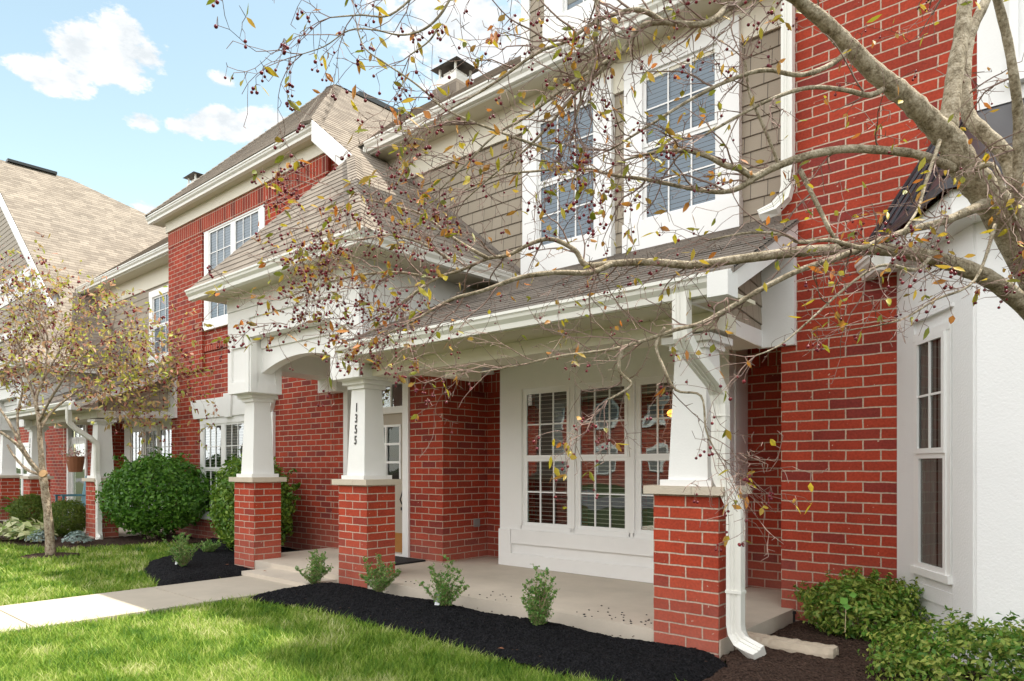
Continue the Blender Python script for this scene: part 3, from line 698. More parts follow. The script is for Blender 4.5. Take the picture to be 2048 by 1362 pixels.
    # step flashing along the siding
    m = MB(); m.prism([(-7.9, YS-.022, rz(-7.9)), (-5.3, YS-.022, rz(-5.3)), (-5.3, YS-.022, rz(-5.3)+.05), (-7.9, YS-.022, rz(-7.9)+.05)], (0, .012, 0))
    m.build('flashing', 'porch_shingle', root)
    # --- chimney caps on the roof
    m = MB(); cx, cy, cz = (-8.19, 8.0, 7.2) if main else (-5.80, 8.0, 7.98)
    m.box(cx-.30, cx+.26, cy-.25, cy+.25, cz-.9, cz+.10)
    ch = m.build('chimney', 'roof_shingle', root)
    m = MB(); m.box(cx-.25, cx+.21, cy-.2, cy+.2, cz+.10, cz+.26); m.box(cx-.16, cx+.12, cy-.13, cy+.13, cz+.26, cz+.36); 
    for sx in (-.2, .16):
        for sy in (-.17, .17): m.box(cx+sx-.015, cx+sx+.015, cy+sy-.015, cy+sy+.015, cz+.26, cz+.43)
    m.build('chimney_chase', 'gutter_white').parent = ch
    m = MB(); m.frustum((cx-.02, cy), (.31, .27), cz+.43, (cx-.02, cy), (.04, .04), cz+.54); m.build('chimney_cap', 'dark_bronze').parent = ch
    # --- portico
    portico(root, number)

def portico(root, number):
    T = 'white_trim'; z0, zt = 2.075, 3.30
    xl0, xl1, xr0, xr1 = -8.563, -8.043, -6.33, -5.83; yf = 4.35; yb = 4.76
    m = MB()
    m.box(xl0, xl1, yf, yb, z0, zt); m.box(xr0, xr1, yf, yb, z0, zt)
    m.box(xl1, xr0, yf, yf+.14, 2.74, zt)
    ya, yb2 = yf+.15, yf+.28                                           # arched board between the blocks
    n = 18; xs = [xl1+(xr0-xl1)*i/n for i in range(n+1)]; mid = (xl1+xr0)/2; hw = (xr0-xl1)/2
    def za(x): return 2.47-.15*((x-mid)/hw)**2
    for i in range(n):
        a, b = xs[i], xs[i+1]
        m.poly([(a, ya, za(a)), (b, ya, za(b)), (b, ya, 2.9), (a, ya, 2.9)]); m.poly([(a, yb2, za(a)), (b, yb2, za(b)), (b, ya, za(b)), (a, ya, za(a))])
        m.poly([(b, yb2, za(b)), (a, yb2, za(a)), (a, yb2, 2.9), (b, yb2, 2.9)])
    # side beams back to the wall
    m.box(xl0+.02, xl1-.06, yb, YM, 2.38, zt); m.box(xr0+.06, xr1-.01, yb, YS, 2.30, zt)
    m.box(xl0+.02, xl1-.06, YM-.2, YM, 2.20, 2.38)
    m.build('portico_entablature', T, root)
    # recessed panel mouldings: thin raised boards round the panels
    m = MB(); t = .026
    m.box(xl0+.002, xr1-.002, yf-t, yf-.001, 2.98, 3.10)
    m.box(xl0+.002, xr1-.002, yf-t-.012, yf-.001, 3.104, 3.30)
    for (a, b) in ((xl0, xl1), (xr0, xr1)):
        m.box(a+.002, a+.09, yf-t, yf-.001, z0+.002, 2.978); m.box(b-.09, b-.002, yf-t, yf-.001, z0+.002, 2.978)
        m.box(a+.092, b-.092, yf-t, yf-.001, z0+.002, z0+.14); m.box(a+.092, b-.092, yf-t, yf-.001, 2.64, 2.978)
    m.box(xl1+.0, xr0, yf-t, yf-.001, 2.742, 2.90)
    m.box(xl1+.02, xr0-.02, ya-t, ya-.001, 2.62, 2.735)
    for (b) in (xl1, xr1):
        m.box(b+.001, b+t, yf-.01, yf+.07, z0+.002, 2.73); m.box(b+.001, b+t, yb-.08, yb-.002, z0+.002, 2.73 if b == xl1 else 2.2); m.box(b+.001, b+t, yf+.072, yb-.082, z0+.002, z0+.12)
    m.build('portico_moulding', T, root)
    m = MB(); m.box(xl0-.28, xr1+.42, 4.05, yf-.002, 3.285, 3.30); m.box(xr1+.001, xr1+.42, yf, YS, 3.285, 3.30); m.box(xl0-.28, xl0-.001, yf, YM, 3.285, 3.30)
    m.build('portico_soffit', 'soffit', root)
    m = MB(); m.gutter((-8.90, 3.93, 3.385), (-5.28, 3.93, 3.385), (0, -1, 0), 0, 1); m.gutter((-5.28, 3.93, 3.385), (-5.28, YS, 3.385), (1, 0, 0), 1, 0)
    m.build('portico_gutter', 'gutter_white', root)
    m = MB(); m.box(-8.6, -5.7, 4.7, YM, 2.62, 2.64); m.build('portico_ceiling', 'cream_trim', root)
    house_number(root, -6.115, number)

# ------------------------------------------------------------------ our townhouse
H1 = thing('townhouse', (-7, 5.0, 0), 'red brick townhouse numbered 1355 with tapered white porch columns', 'townhouse')
unit(H1, '1355', True)
def block(root):
    xl, xr = -13.77, -8.5; zt = 5.63
    m = MB()
    # brick wall with openings left for nothing: the windows stand proud of it
    quadv(m, xl, xr, -.2, zt, YM)
    m.poly([(xr, YM, -.2), (xr, YM+3, -.2), (xr, YM+3, 5.4), (xr, YM, 5.4)]); m.poly([(xl, YM+3, -.2), (xl, YM, -.2), (xl, YM, zt), (xl, YM+3, zt)])
    m.build('brick_facade', 'brick', root, uvo=(xl, YM, .01))
    rz = lambda x: 3.37-.82*(x+5.28)
    m = MB(); m.poly([(-8.5, YM, 3.35), (-6.0, YM, 3.35), (-6.0, YM, rz(-6.0)-.12), (-8.5, YM, rz(-8.5)-.12)]); m.build('side_wall', 'brick', root, uvo=(xl, YM, .01))
    wx0, wx1 = X_(413, YM), X_(534, YM)
    m = MB(); m.box(xl, wx0-.06, YM-.055, YM-.001, 2.9, 5.33); m.build('brick_pilaster', 'brick', root, uvo=(xl, YM, .01))
    m = MB(); m.box(wx1+.04, -8.58, YM-.055, YM-.001, 2.9, 5.33); m.build('brick_pilaster', 'brick', root, uvo=(xl, YM, .01))
    m = MB(); m.box(xl, -8.5, YM-.06, YM-.001, 5.333, 5.63); m.build('soldier_course', 'brick_soldier', root, uvo=(xl, YM, 5.36))
    m = MB(); m.box(wx0-.1, wx1+.1, YM-.03, YM-.001, 3.21, 3.30); m.build('sill_course', 'brick_soldier', root, uvo=(xl, YM, 3.2))
    z1 = Z_(413, 450, YM); z0 = Z_(413, 663, YM)
    window(root, wx0, wx1, z0, z1, YM-.0, 2, 3, 2, trim=.17, sill=.16, mull=.10, blind='blind_upper')
    lx0, lx1 = X_(405, YM), X_(551, YM)
    zz1 = Z_(405, 838, YM); zz0 = Z_(405, 1037, YM)
    window(root, lx0, lx1, zz0, zz1, YM, 3, 3, 2, trim=.11, sill=.10, mull=.09, blind='blind')
    hx0, hx1 = X_(388, YM), X_(556, YM); h0, h1 = zz1+.002, Z_(388, 803, YM)
    m = MB(); m.prism([(hx0+.13, YM-.07, h0), (hx1-.13, YM-.07, h0), (hx1, YM-.07, h1), (hx0, YM-.07, h1)], (0, .068, 0))
    mc = (hx0+hx1)/2; m.prism([(mc-.10, YM-.10, h0-.02), (mc+.10, YM-.10, h0-.02), (mc+.14, YM-.10, h1+.05), (mc-.14, YM-.10, h1+.05)], (0, .098, 0))
    m.build('window_header', 'white_trim', root)
    m = MB(); m.box(xl-.05, -8.44, YM-.09, YM-.002, 5.632, 5.84); m.build('frieze', 'cream_trim', root)
    m = MB(); m.box(xl-.35, -8.45, 5.62, YM, 5.832, 5.85); m.build('soffit', 'soffit', root)
    m = MB(); m.gutter((-14.15, 5.5, 5.955), (-8.50, 5.5, 5.955), (0, -1, 0)); m.build('gutter', 'gutter_white', root)
block(H1)
# upper windows
WY = YS-.012
for (a, b, p) in ((1047, 1225, 0), (1250, 1480, 1)):
    x0, x1 = X_(a, 6.3), X_(b, 6.3); 
    window(H1, x0, x1, 3.38, 5.32 if not p else 5.36, WY, 1, 3, 2, trim=.215, sill=.30, head=.17, blind='blind_upper', tproud=.06)
# wall dormer over the upper gutter
m = MB(); dx = X_(1047, YS)
m.lapped([(dx+.12, YS-.02, 5.6), (XE, YS-.02, 5.6), (XE, YS-.02, 7.6), (dx+.12, YS-.02, 7.6)], (1, 0, 0), (0, 0, 1), (dx, YS, 5.6), .147, .011)
m.build('dormer_siding', 'siding_shingle', H1)
m = MB(); m.box(dx, dx+.125, YS-.045, YS+.1, 5.6, 7.6); m.build('corner_board', 'white_trim', H1)
m = MB(); m.box(dx+.02, dx+.06, YS, YS+3, 5.6, 7.6); m.build('dormer_cheek', 'lap_siding', H1)
window(H1, X_(1092, 6.3), X_(1092, 6.3)+2.2, 5.72, 7.4, YS-.022, 2, 3, 2, trim=.26, sill=.5, head=.2, mull=.2, blind='blind_upper', tproud=.06)
m = MB(); m.box(dx-.3, XE, 6.0, 9.5, 7.6, 7.75); m.build('dormer_roof', 'roof_shingle', H1)
# upper downspout
m = MB(); m.sweep_rect([(XE+.05, 5.76, 5.55), (XE+.05, 5.76, 3.45), (XE+.03, 5.755, 3.36), (XE-.05, 5.74, 3.28), (XE-.16, 5.70, 3.235)], .045, .035, (1, 0, 0)); m.build('downspout', 'gutter_white', H1)
# utility details on the porch wall
m = MB(); xx = CX; m.box(xx+.001, xx+.03, 6.36, 6.45, .40, .50); m.build('outlet_box', 'fence_grey', H1)
# lamp seen through the right porch window
lamp = thing('pendant_lamp', (-3.32, 6.33, 1.66), 'glowing orange pendant lamp seen through right pane of the porch window', 'lamp')
m = MB(); m.ell((-3.32, 6.335, 1.70), (.14, .03, .055), 14, 8); m.build('lamp_shade', 'lamp_glow', lamp, smooth=True)
m = MB(); m.tube([(-3.32, 6.335, 1.75), (-3.32, 6.335, 2.02)], .004, 6); m.build('cord', 'black_metal', lamp)

# ------------------------------------------------------------------ neighbour to the left
DX = -11.50; DZ = -.07
H2 = thing('townhouse', (-7, 5.0, 0), 'tan roofed townhouse at far left with steep siding gable and hanging basket porch', 'townhouse', shift=(DX, 0, DZ))
unit(H2, '1351', False)
m = MB(); quadv(m, -22, -8.5, -.2, 3.8, YM); m.build('brick_facade', 'brick', H2, uvo=(0, 0, .01))
window(H2, -16, -9.9, .1, 1.9, YM, 3, 3, 2, trim=.11, sill=.10, mull=.09)
m = MB(); m.lapped([(-19.5, YM, 3.5), (-8.05, YM, 3.5+.0), (-8.05, YM, 5.3), (-13.93, YM, 10.2), (-19.5, YM, 5.6)], (1, 0, 0), (0, 0, 1), (-20, YM, 3.4), .147, .011)
m.build('gable_siding', 'lap_siding', H2)
m = MB(); m.box(-19, -9.60, YM-.08, YM-.02, 6.45, 6.72); m.box(-19, -9.2, YM-.02, YM-.015, 6.05, 6.45); m.box(-19, -8.5, YM-.06, YM-.012, 5.0, 5.2)
m.build('gable_band', 'white_trim', H2)
window(H2, X_(300, 6.3)-DX, X_(300, 6.3)-DX+1.25, 3.40, 5.02, YS-.012, 1, 3, 2, trim=.16, sill=.2, head=.14, blind='blind_upper', tproud=.06)
m = MB()
for k in range(24):
    a0, a1 = 2*math.pi*k/24, 2*math.pi*(k+1)/24; c = (X_(-8, YM)-DX, YM-.05, Z_(0, 400, YM)-DZ)
    r0, r1 = .27, .36
    P = lambda r, a: (c[0]+r*math.cos(a), c[1], c[2]+r*1.3*math.sin(a))
    m.prism([P(r0, a0), P(r1, a0), P(r1, a1), P(r0, a1)], (0, .04, 0))
m.build('gable_vent_ring', 'white_trim', H2)

# ------------------------------------------------------------------ brick townhouse on the right, with the white bay
H3 = thing('townhouse', (.5, 5.83, 0), 'red brick townhouse wall at right with white bay window and dark metal roof', 'townhouse')
m = MB()
m.box(XE-.03, 6, YM, YM+6, -.2, 7.4); m.build('brick_wall', 'brick', H3, uvo=(XE-.03, YM, -.01))
m = MB(); m.box(XE-.2, 6.2, YM-.35, YM+6, 7.4, 7.5); m.prism([(XE-.2, YM-.4, 7.5), (6.2, YM-.4, 7.5), (6.2, YM+3, 10), (XE-.2, YM+3, 10)], (0, 0, .05)); m.build('roof', 'roof_shingle', H3)
m = MB(); m.box(X_(1955, YM-.03), 3, YM-.05, YM-.002, Z_(1960, 226, YM), 5.9); ob = m.build('window_surround', 'white_trim', H3)
window(H3, X_(2022, YM)-.0, 2.2, Z_(1960, 226, YM)+.1, 5.6, YM-.055, 2, 3, 2, trim=.05, sill=.12, blind='blind_upper')
# bay: left cheek swings out at an angle
bA = Vector((-1.26, YM, 0)); ang = R(35); dirb = Vector((math.sin(ang), -math.cos(ang), 0)); Lb = 1.0
# corner position so that it stands at the observed place
aa, bb = ab(1951); r_ = aa/bb; sL = (r_*YM+1.26)/(dirb.x-r_*dirb.y); bB = bA+dirb*sL; bC = Vector((3.0, bB.y, 0))
ztop = 2.74
m = MB(); nrm = Vector((-math.cos(ang), -math.sin(ang), 0))
def side(s, z, off=0): p = bA+dirb*s+nrm*off; return (p.x, p.y, z)
m.poly([side(0, -.2), side(sL, -.2), side(sL, ztop), side(0, ztop)]); m.poly([(bB.x, bB.y, -.2), (bC.x, bC.y, -.2), (bC.x, bC.y, ztop), (bB.x, bB.y, ztop)])
m.build('bay_wall', 'white_stucco', H3)
# window of the bay cheek, in its own frame: x along dirb from bA
def s_at(px):
    a, b = ab(px); r = a/b; return (r*YM+1.26)/(dirb.x-r*dirb.y)
def z_at(px, py):
    s = s_at(px); p = bA+dirb*s; a, b = ab(px); return CZ+(933-py)*p.y/b
s0, s1 = s_at(1833), s_at(1907)
rot = math.atan2(dirb.y, dirb.x)
window(H3, s0, s1, z_at(1840, 1147), z_at(1840, 668), 0, 1, 2, 2, trim=.05, sill=.05, head=.05, rotz=rot, org=(bA.x, bA.y, 0), blind=None, curtain=True, tproud=.02, both=False)
m = MB()
def sbox(s0, s1, z0, z1, t):
    P = [side(s0, z0), side(s1, z0), side(s1, z1), side(s0, z1)]; m.prism(P, nrm*t)
zc0, zc1 = z_at(1840, 1162), z_at(1840, 652)
sbox(0.0, s0-.01, -.15, ztop-.01, .012); sbox(s1+.01, sL-.005, -.15, ztop-.01, .012)
sbox(s0-.008, s1+.008, zc1+.06, ztop-.01, .012); sbox(s0-.008, s1+.008, .26, zc0-.01, .012); sbox(s0-.03, s1+.03, zc1+.03, zc1+.05, .03)
m.box(bB.x+.01, 3, bB.y-.012, bB.y-.001, -.15, ztop-.01)
m.build('bay_trim', 'white_stucco', H3)
# bay roof
e0 = Vector((-1.50, YM, 2.83)); ev = Vector((-.78, 4.70, 2.83)); e2 = Vector((3.2, 4.70, 2.83)); t0 = Vector((-1.02, YM, 3.52)); t1 = Vector((-.80, YM-.0, 3.66)); t2 = Vector((3.2, YM, 3.66))
m = MB(); m.poly([e0, ev, t1, t0]); m.poly([ev, e2, t2, t1])
for P in ((e0, ev, t0, t1, 5), (ev, e2, t1, t2, 11)):
    for k in range(P[4]+1):
        f = k/P[4]; a = P[0]+(P[1]-P[0])*f; b = P[2]+(P[3]-P[2])*f; m.tube([a+Vector((0, 0, .012)), b+Vector((0, 0, .012))], .014, 5)
m.poly([e0+Vector((0, 0, -.06)), ev+Vector((0, 0, -.06)), ev, e0]); m.poly([ev+Vector((0, 0, -.06)), e2+Vector((0, 0, -.06)), e2, ev])
m.build('bay_roof', 'metal_roof', H3)
m = MB()
inn = lambda p, k: Vector((p.x+k*.06, p.y+k*.08 if p.y < 5 else p.y, 0))
f0, f1, f2 = Vector((-1.44, YM, 0)), Vector((-.75, 4.75, 0)), Vector((3.2, 4.75, 0))
for a, b in ((f0, f1), (f1, f2)): m.poly([(a.x, a.y, 2.62), (b.x, b.y, 2.62), (b.x, b.y, 2.775), (a.x, a.y, 2.775)])
m.poly([(f0.x, f0.y, 2.62), (f1.x, f1.y, 2.62), (f2.x, f2.y, 2.62), (3.2, YM, 2.62)][::-1])
m.build('bay_fascia', 'white_trim', H3)
m = MB(); g0 = Vector((-1.56, YM-.02, 2.72)); gd = (ev-e0); gd.z = 0; gd.normalize()
m.gutter(g0, g0+gd*.30, nrm); m.build('bay_gutter', 'gutter_white', H3)

# ------------------------------------------------------------------ ground
def in_poly(px, py, poly):
    inside = np.zeros(px.shape, bool); n = len(poly)
    for i in range(n):
        x0, y0 = poly[i]; x1, y1 = poly[(i+1) % n]
        c = ((y0 > py) != (y1 > py)) & (px < (x1-x0)*(py-y0)/((y1-y0) if y1 != y0 else 1e-9)+x0); inside ^= c
    return inside
GZ = -.145
m = MB(); m.poly([(-900, -900, GZ), (900, -900, GZ), (900, 900, GZ), (-900, 900, GZ)]); struct(m.build('ground', 'soil'))
m = MB(); m.box(-80, 60, -14, -7, GZ-.05, GZ+.02); struct(m.build('road', 'asphalt'))
m = MB()
ys = [-5.5, -3.7, -1.9, -.1, 1.68, 3.05, 4.40]
for a, b in zip(ys[:-1], ys[1:]): m.box(-7.68, -6.45, a+.006, b-.006, GZ-.05, -.10)
m.box(-7.675, -6.455, -5.5, 4.4, GZ-.05, -.108)
struct(m.build('path', 'concrete'))
m = MB(); m.box(-8.58, XE+.07, YP+.012, YR+.3, -.3, 0); m.box(-7.75, -6.40, 4.08, YP+.012, -.3, -.055)
struct(m.build('porch_slab', 'slab_concrete'))
m = MB(); m.box(-8.58+DX, XE+DX, YP-.02, YR, -.3, -.07); struct(m.build('neighbour_porch_slab', 'slab_concrete'))
m = MB(); m.box(-7.35, -6.45, 5.15, 5.78, .0, .02); tag(m.build('door_mat', 'rubber'), 'black rubber mat lying before the front door of 1355', 'door mat')
m = MB(); m.box(-7.45+DX, -6.35+DX, 5.05, 5.78, -.07, -.05); tag(m.build('door_mat', 'rubber'), 'black door mat before the glass storm door at far left', 'door mat')

BED_R = [G(490, 1196), (-6.44, 4.0), (-6.44, 4.43), (-2.05, 4.43), (-1.85, 4.25), (-1.85, 3.9), (-1.95, 3.6), G(1560, 1362), (-1.7, 2.0), G(1400, 1430), G(1190, 1362), G(1100, 1343), G(1000, 1316), G(900, 1289), G(800, 1262), G(700, 1235), G(600, 1212)]
BED_L = [(-7.70, 4.42), G(415, 1160), G(318, 1174), G(283, 1138), G(300, 1120), G(350, 1112), G(380, 1098), (-12.2, YM+.02), (-8.57, YM+.02), (-8.57, 4.42)]
BED_B = [(-1.70, 2.0), (-1.85, 3.4), (-1.95, 4.35), (-2.04, 4.43), (-2.04, YM), (3, YM), (3, 1.6)]
BED_N = [(-34, 3.0), G(0, 1084), G(60, 1092), G(130, 1094), G(230, 1090), G(330, 1083), (-12.0, 5.1), (-11.6, YM), (-34, YM)]
def bed(name, poly, mat, cell=.03, top=-.055, amp=.012, seed=1):
    P = np.array(poly); x0, y0 = P.min(0); x1, y1 = P.max(0)
    xs = np.arange(x0, x1+cell, cell); ys = np.arange(y0, y1+cell, cell); Xg, Yg = np.meshgrid(xs, ys)
    rs = np.random.RandomState(seed)
    dist = np.full(Xg.shape, 9.)
    for i in range(len(poly)):
        a = np.array(poly[i]); b = np.array(poly[(i+1) % len(poly)]); d = b-a; t = np.clip(((Xg-a[0])*d[0]+(Yg-a[1])*d[1])/(d@d+1e-9), 0, 1)
        dist = np.minimum(dist, np.hypot(Xg-a[0]-t*d[0], Yg-a[1]-t*d[1]))
    jit = rs.rand(*Xg.shape)
    ins = in_poly(Xg+(rs.rand(*Xg.shape)-.5)*.035, Yg+(rs.rand(*Xg.shape)-.5)*.035, poly)
    Zg = GZ+.01+(top-GZ)*np.clip(dist/.22, 0, 1)**.6+(jit-.5)*amp*2+.012*np.sin(Xg*5.1)*np.cos(Yg*4.3)
    idx = np.arange(Xg.size).reshape(Xg.shape)
    ok = ins[:-1, :-1] & ins[1:, :-1] & ins[:-1, 1:] & ins[1:, 1:]
    F = np.stack([idx[:-1, :-1][ok], idx[:-1, 1:][ok], idx[1:, 1:][ok], idx[1:, :-1][ok]], 1)
    V = np.stack([Xg.ravel()+(rs.rand(Xg.size)-.5)*cell*.7, Yg.ravel()+(rs.rand(Xg.size)-.5)*cell*.7, Zg.ravel()], 1)
    o = np_mesh(name, V, F, mat); o['kind'] = 'structure'; return o
bed('mulch_bed', BED_R, 'mulch_black', .02, -.045, .011, 1)
bed('mulch_bed', BED_L, 'mulch_black', .03, -.06, .010, 2)
bed('soil_bed', BED_B, 'mulch_brown', .03, -.055, .010, 3)
bed('soil_bed', BED_N, 'mulch_brown', .04, -.11, .010, 4)
TREE2 = G(101, 1108)
ring = [(TREE2[0]+.42*math.cos(a)*(1+.15*math.sin(3*a)), TREE2[1]+.38*math.sin(a)) for a in [2*math.pi*k/18 for k in range(18)]]
bed('tree_mulch_ring', ring, 'mulch_brown', .04, -.11, .010, 5)

# bits of bark and stones lying on the beds
def scatter_bits(name, pts, mat, r, label, cat):
    m = MB()
    for (x, y, z) in pts:
        k = rnd.uniform(.6, 1.3); m.ell((x, y, z), (r*k, r*k*.7, r*.35), 6, 4)
    o = m.build(name, mat); o['kind'] = 'stuff'; tag(o, label, cat); return o
pts = []
for _ in range(26):
    x, y = G(rnd.uniform(1480, 1800), rnd.uniform(1325, 1362)); pts.append((x, y, -.075))
scatter_bits('gravel', pts, 'tag_white', .009, 'white gravel chips scattered on the soil by the concrete edging', 'gravel')

pts = []
for _ in range(60):
    x = rnd.uniform(-5.5, -2.5) if rnd.random() < .4 else rnd.uniform(-3.3, -2.55); pts.append((x, YP+.02+abs(rnd.gauss(0, .16)), .003))
scatter_bits('mulch_crumbs', pts, 'rubber', .010, 'dark mulch crumbs spilled along the edge of the concrete porch', 'mulch')
pts = []
for _ in range(240):
    x, y = G(rnd.uniform(560, 1500), rnd.uniform(1190, 1340))
    if in_poly(np.array([x]), np.array([y]), BED_R)[0] and y < 4.35: pts.append((x, y, -.047))
scatter_bits('bark_chips', pts, 'mulch_brown', .009, 'brown bark chips scattered over the black mulch bed before the porch', 'bark chips')
# ------------------------------------------------------------------ lawn
def grass():
    rs = np.random.RandomState(11)
    N = 430000
    # sample on the picture below the horizon, density falls with distance
    px = rs.uniform(-200, 1560, N); py = 1085+(1480-1085)*rs.rand(N)**1.05
    a = -920.5+.7535*(px-1024); b = 1054.9+.6575*(px-1024); t = (CZ-GZ)/(py-933); x = a*t; y = b*t
    ok = (y < 5.2)
    for P in (BED_R, BED_L, BED_B, BED_N, ring):
        sh = P
        ok &= ~in_poly(x+(rs.rand(N)-.5)*.03, y+(rs.rand(N)-.5)*.03, sh)
    ok &= ~((x > -7.69) & (x < -6.44)); ok &= ~((x > -8.6) & (y > 4.3)); ok &= ~((x < -13) & (y > 4.3))
    x = x[ok]; y = y[ok]; n = len(x); d = np.hypot(x, y)
    patch = np.sin(x*3.1+1.3*np.sin(y*2.2))*np.cos(y*2.7+x)+rs.randn(n)*.5
    h = (.045+.05*rs.rand(n)**2)*(1+.18*patch); w = .0012*np.clip(d, 3.5, 12)*(.6+.8*rs.rand(n)**2)
    th = rs.rand(n)*2*np.pi; lean = (.25+.75*rs.rand(n))*h*1.0; la = th+rs.randn(n)*.5
    wx = np.cos(th+np.pi/2)*w/2; wy = np.sin(th+np.pi/2)*w/2
    lx = np.cos(la)*lean; ly = np.sin(la)*lean
    z0 = np.full(n, GZ-.005)
    V = np.zeros((n, 5, 3), np.float32)
    V[:, 0] = np.stack([x-wx, y-wy, z0], 1); V[:, 1] = np.stack([x+wx, y+wy, z0], 1)
    V[:, 2] = np.stack([x+wx*.8+lx*.35, y+wy*.8+ly*.35, z0+h*.62], 1); V[:, 3] = np.stack([x-wx*.8+lx*.35, y-wy*.8+ly*.35, z0+h*.62], 1)
    V[:, 4] = np.stack([x+lx, y+ly, z0+h*.98], 1)
    i = np.arange(n)*5
    F = np.concatenate([np.stack([i, i+1, i+2], 1), np.stack([i, i+2, i+3], 1), np.stack([i+3, i+2, i+4], 1)])
    o = np_mesh('lawn_grass', V.reshape(-1, 3), F, 'grass'); o['kind'] = 'stuff'; o['label'] = 'sunlit green lawn grass in front of the townhouses'; o['category'] = 'grass'
grass()

# ------------------------------------------------------------------ plants
def leaf_arrays(C, Nn, size, rs, aspect=.5, pointy=True, fold=.25, jitter=.8):
    """leaf quads (two triangles folded on the midrib) at centres C facing roughly Nn"""
    n = len(C); Nn = Nn+rs.randn(n, 3)*jitter; Nn /= np.linalg.norm(Nn, axis=1, keepdims=True)+1e-9
    r = rs.randn(n, 3); T = np.cross(Nn, r); T /= np.linalg.norm(T, axis=1, keepdims=True)+1e-9; B = np.cross(Nn, T)
    s = (size*(.6+.8*rs.rand(n)))[:, None]
    base = C-T*s*.5; tip = C+T*s*.5; mid = C+Nn*0
    l1 = mid-B*s*aspect*.5+Nn*s*fold*.5-T*s*.05; r1 = mid+B*s*aspect*.5+Nn*s*fold*.5-T*s*.05
    V = np.stack([base, r1, tip, l1], 1)
    i = np.arange(n)*4; F = np.concatenate([np.stack([i, i+1, i+2], 1), np.stack([i, i+2, i+3], 1)])
    return V.reshape(-1, 3), F
def blob_shrub(name, base, c, r, nleaf, size, mat, label, cat='shrub', seed=1, core=.78, lumps=7, group=None, stems=8, coremat=None, flat=.0):
    rs = np.random.RandomState(seed)
    root = thing(name, base, label, cat, group=group)
    dirs = rs.randn(nleaf, 3); dirs /= np.linalg.norm(dirs, axis=1, keepdims=True)
    L = rs.randn(lumps, 3); L /= np.linalg.norm(L, axis=1, keepdims=True)
    k = 1+.10*np.max(np.clip((dirs@L.T-.6)/.4, 0, 1), axis=1)-.03+.03*np.sin(dirs[:, 0]*9+dirs[:, 2]*7)
    rad = (1-.34*rs.rand(nleaf)**1.8)*k*(1+.045*rs.randn(nleaf))*np.where(rs.rand(nleaf) < .06, 1.09, 1)*(1+.045*np.sin(dirs[:, 0]*23+3*dirs[:, 1])*np.sin(dirs[:, 2]*19+dirs[:, 1]*8))
    C = np.array(c)+dirs*np.array(r)*rad[:, None]
    if flat > 0:                                                      # stray shoots
        for q in range(int(flat)):
            v = rs.randn(3); v[2] = abs(v[2])*1.2+.2; v /= np.linalg.norm(v); tt = rs.uniform(.85, 1.32, 34)
            C = np.concatenate([C, np.array(c)+v*np.array(r)*tt[:, None]+rs.randn(34, 3)*.014])
    C = C[C[:, 2] > base[2]-.02]; dd = (C-np.array(c))/np.array(r); 
    V, F = leaf_arrays(C, dd+np.array([0, 0, .35]), size, rs)
    np_mesh('foliage', V, F, mat, root)
    m = MB()
    for s in range(stems):
        a = rs.rand()*6.28; q = (c[0]+math.cos(a)*r[0]*.5, c[1]+math.sin(a)*r[1]*.5, c[2]); m.tube([(base[0]+math.cos(a)*.05, base[1]+math.sin(a)*.05, base[2]-.02), (base[0]+math.cos(a)*r[0]*.2, base[1]+math.sin(a)*r[1]*.2, base[2]+(c[2]-base[2])*.5), q], [.018, .013, .006], 5)
    m.build('stems', 'bark', root)
    return root
def px_at_z(x, y, z=-.1): g = G(x, y, z); return (g[0], g[1], z)
# big round bush before the neighbour's porch, second bush by the window
b1 = px_at_z(303, 1078); 
blob_shrub('round_bush', b1, (b1[0], b1[1]+.1, .67), (.93, .80, .65), 12000, .078, 'leaf_bush', 'large rounded green bush between the left porch and brick corner', 'shrub', 21, flat=14)
blob_shrub('round_bush', (-9.65, 5.25, -.1), (-9.65, 5.25, .60), (.80, .46, .68), 9000, .072, 'leaf_bush2', 'green leafy bush standing before the lower window behind a brick pier', 'shrub', 22, flat=12)
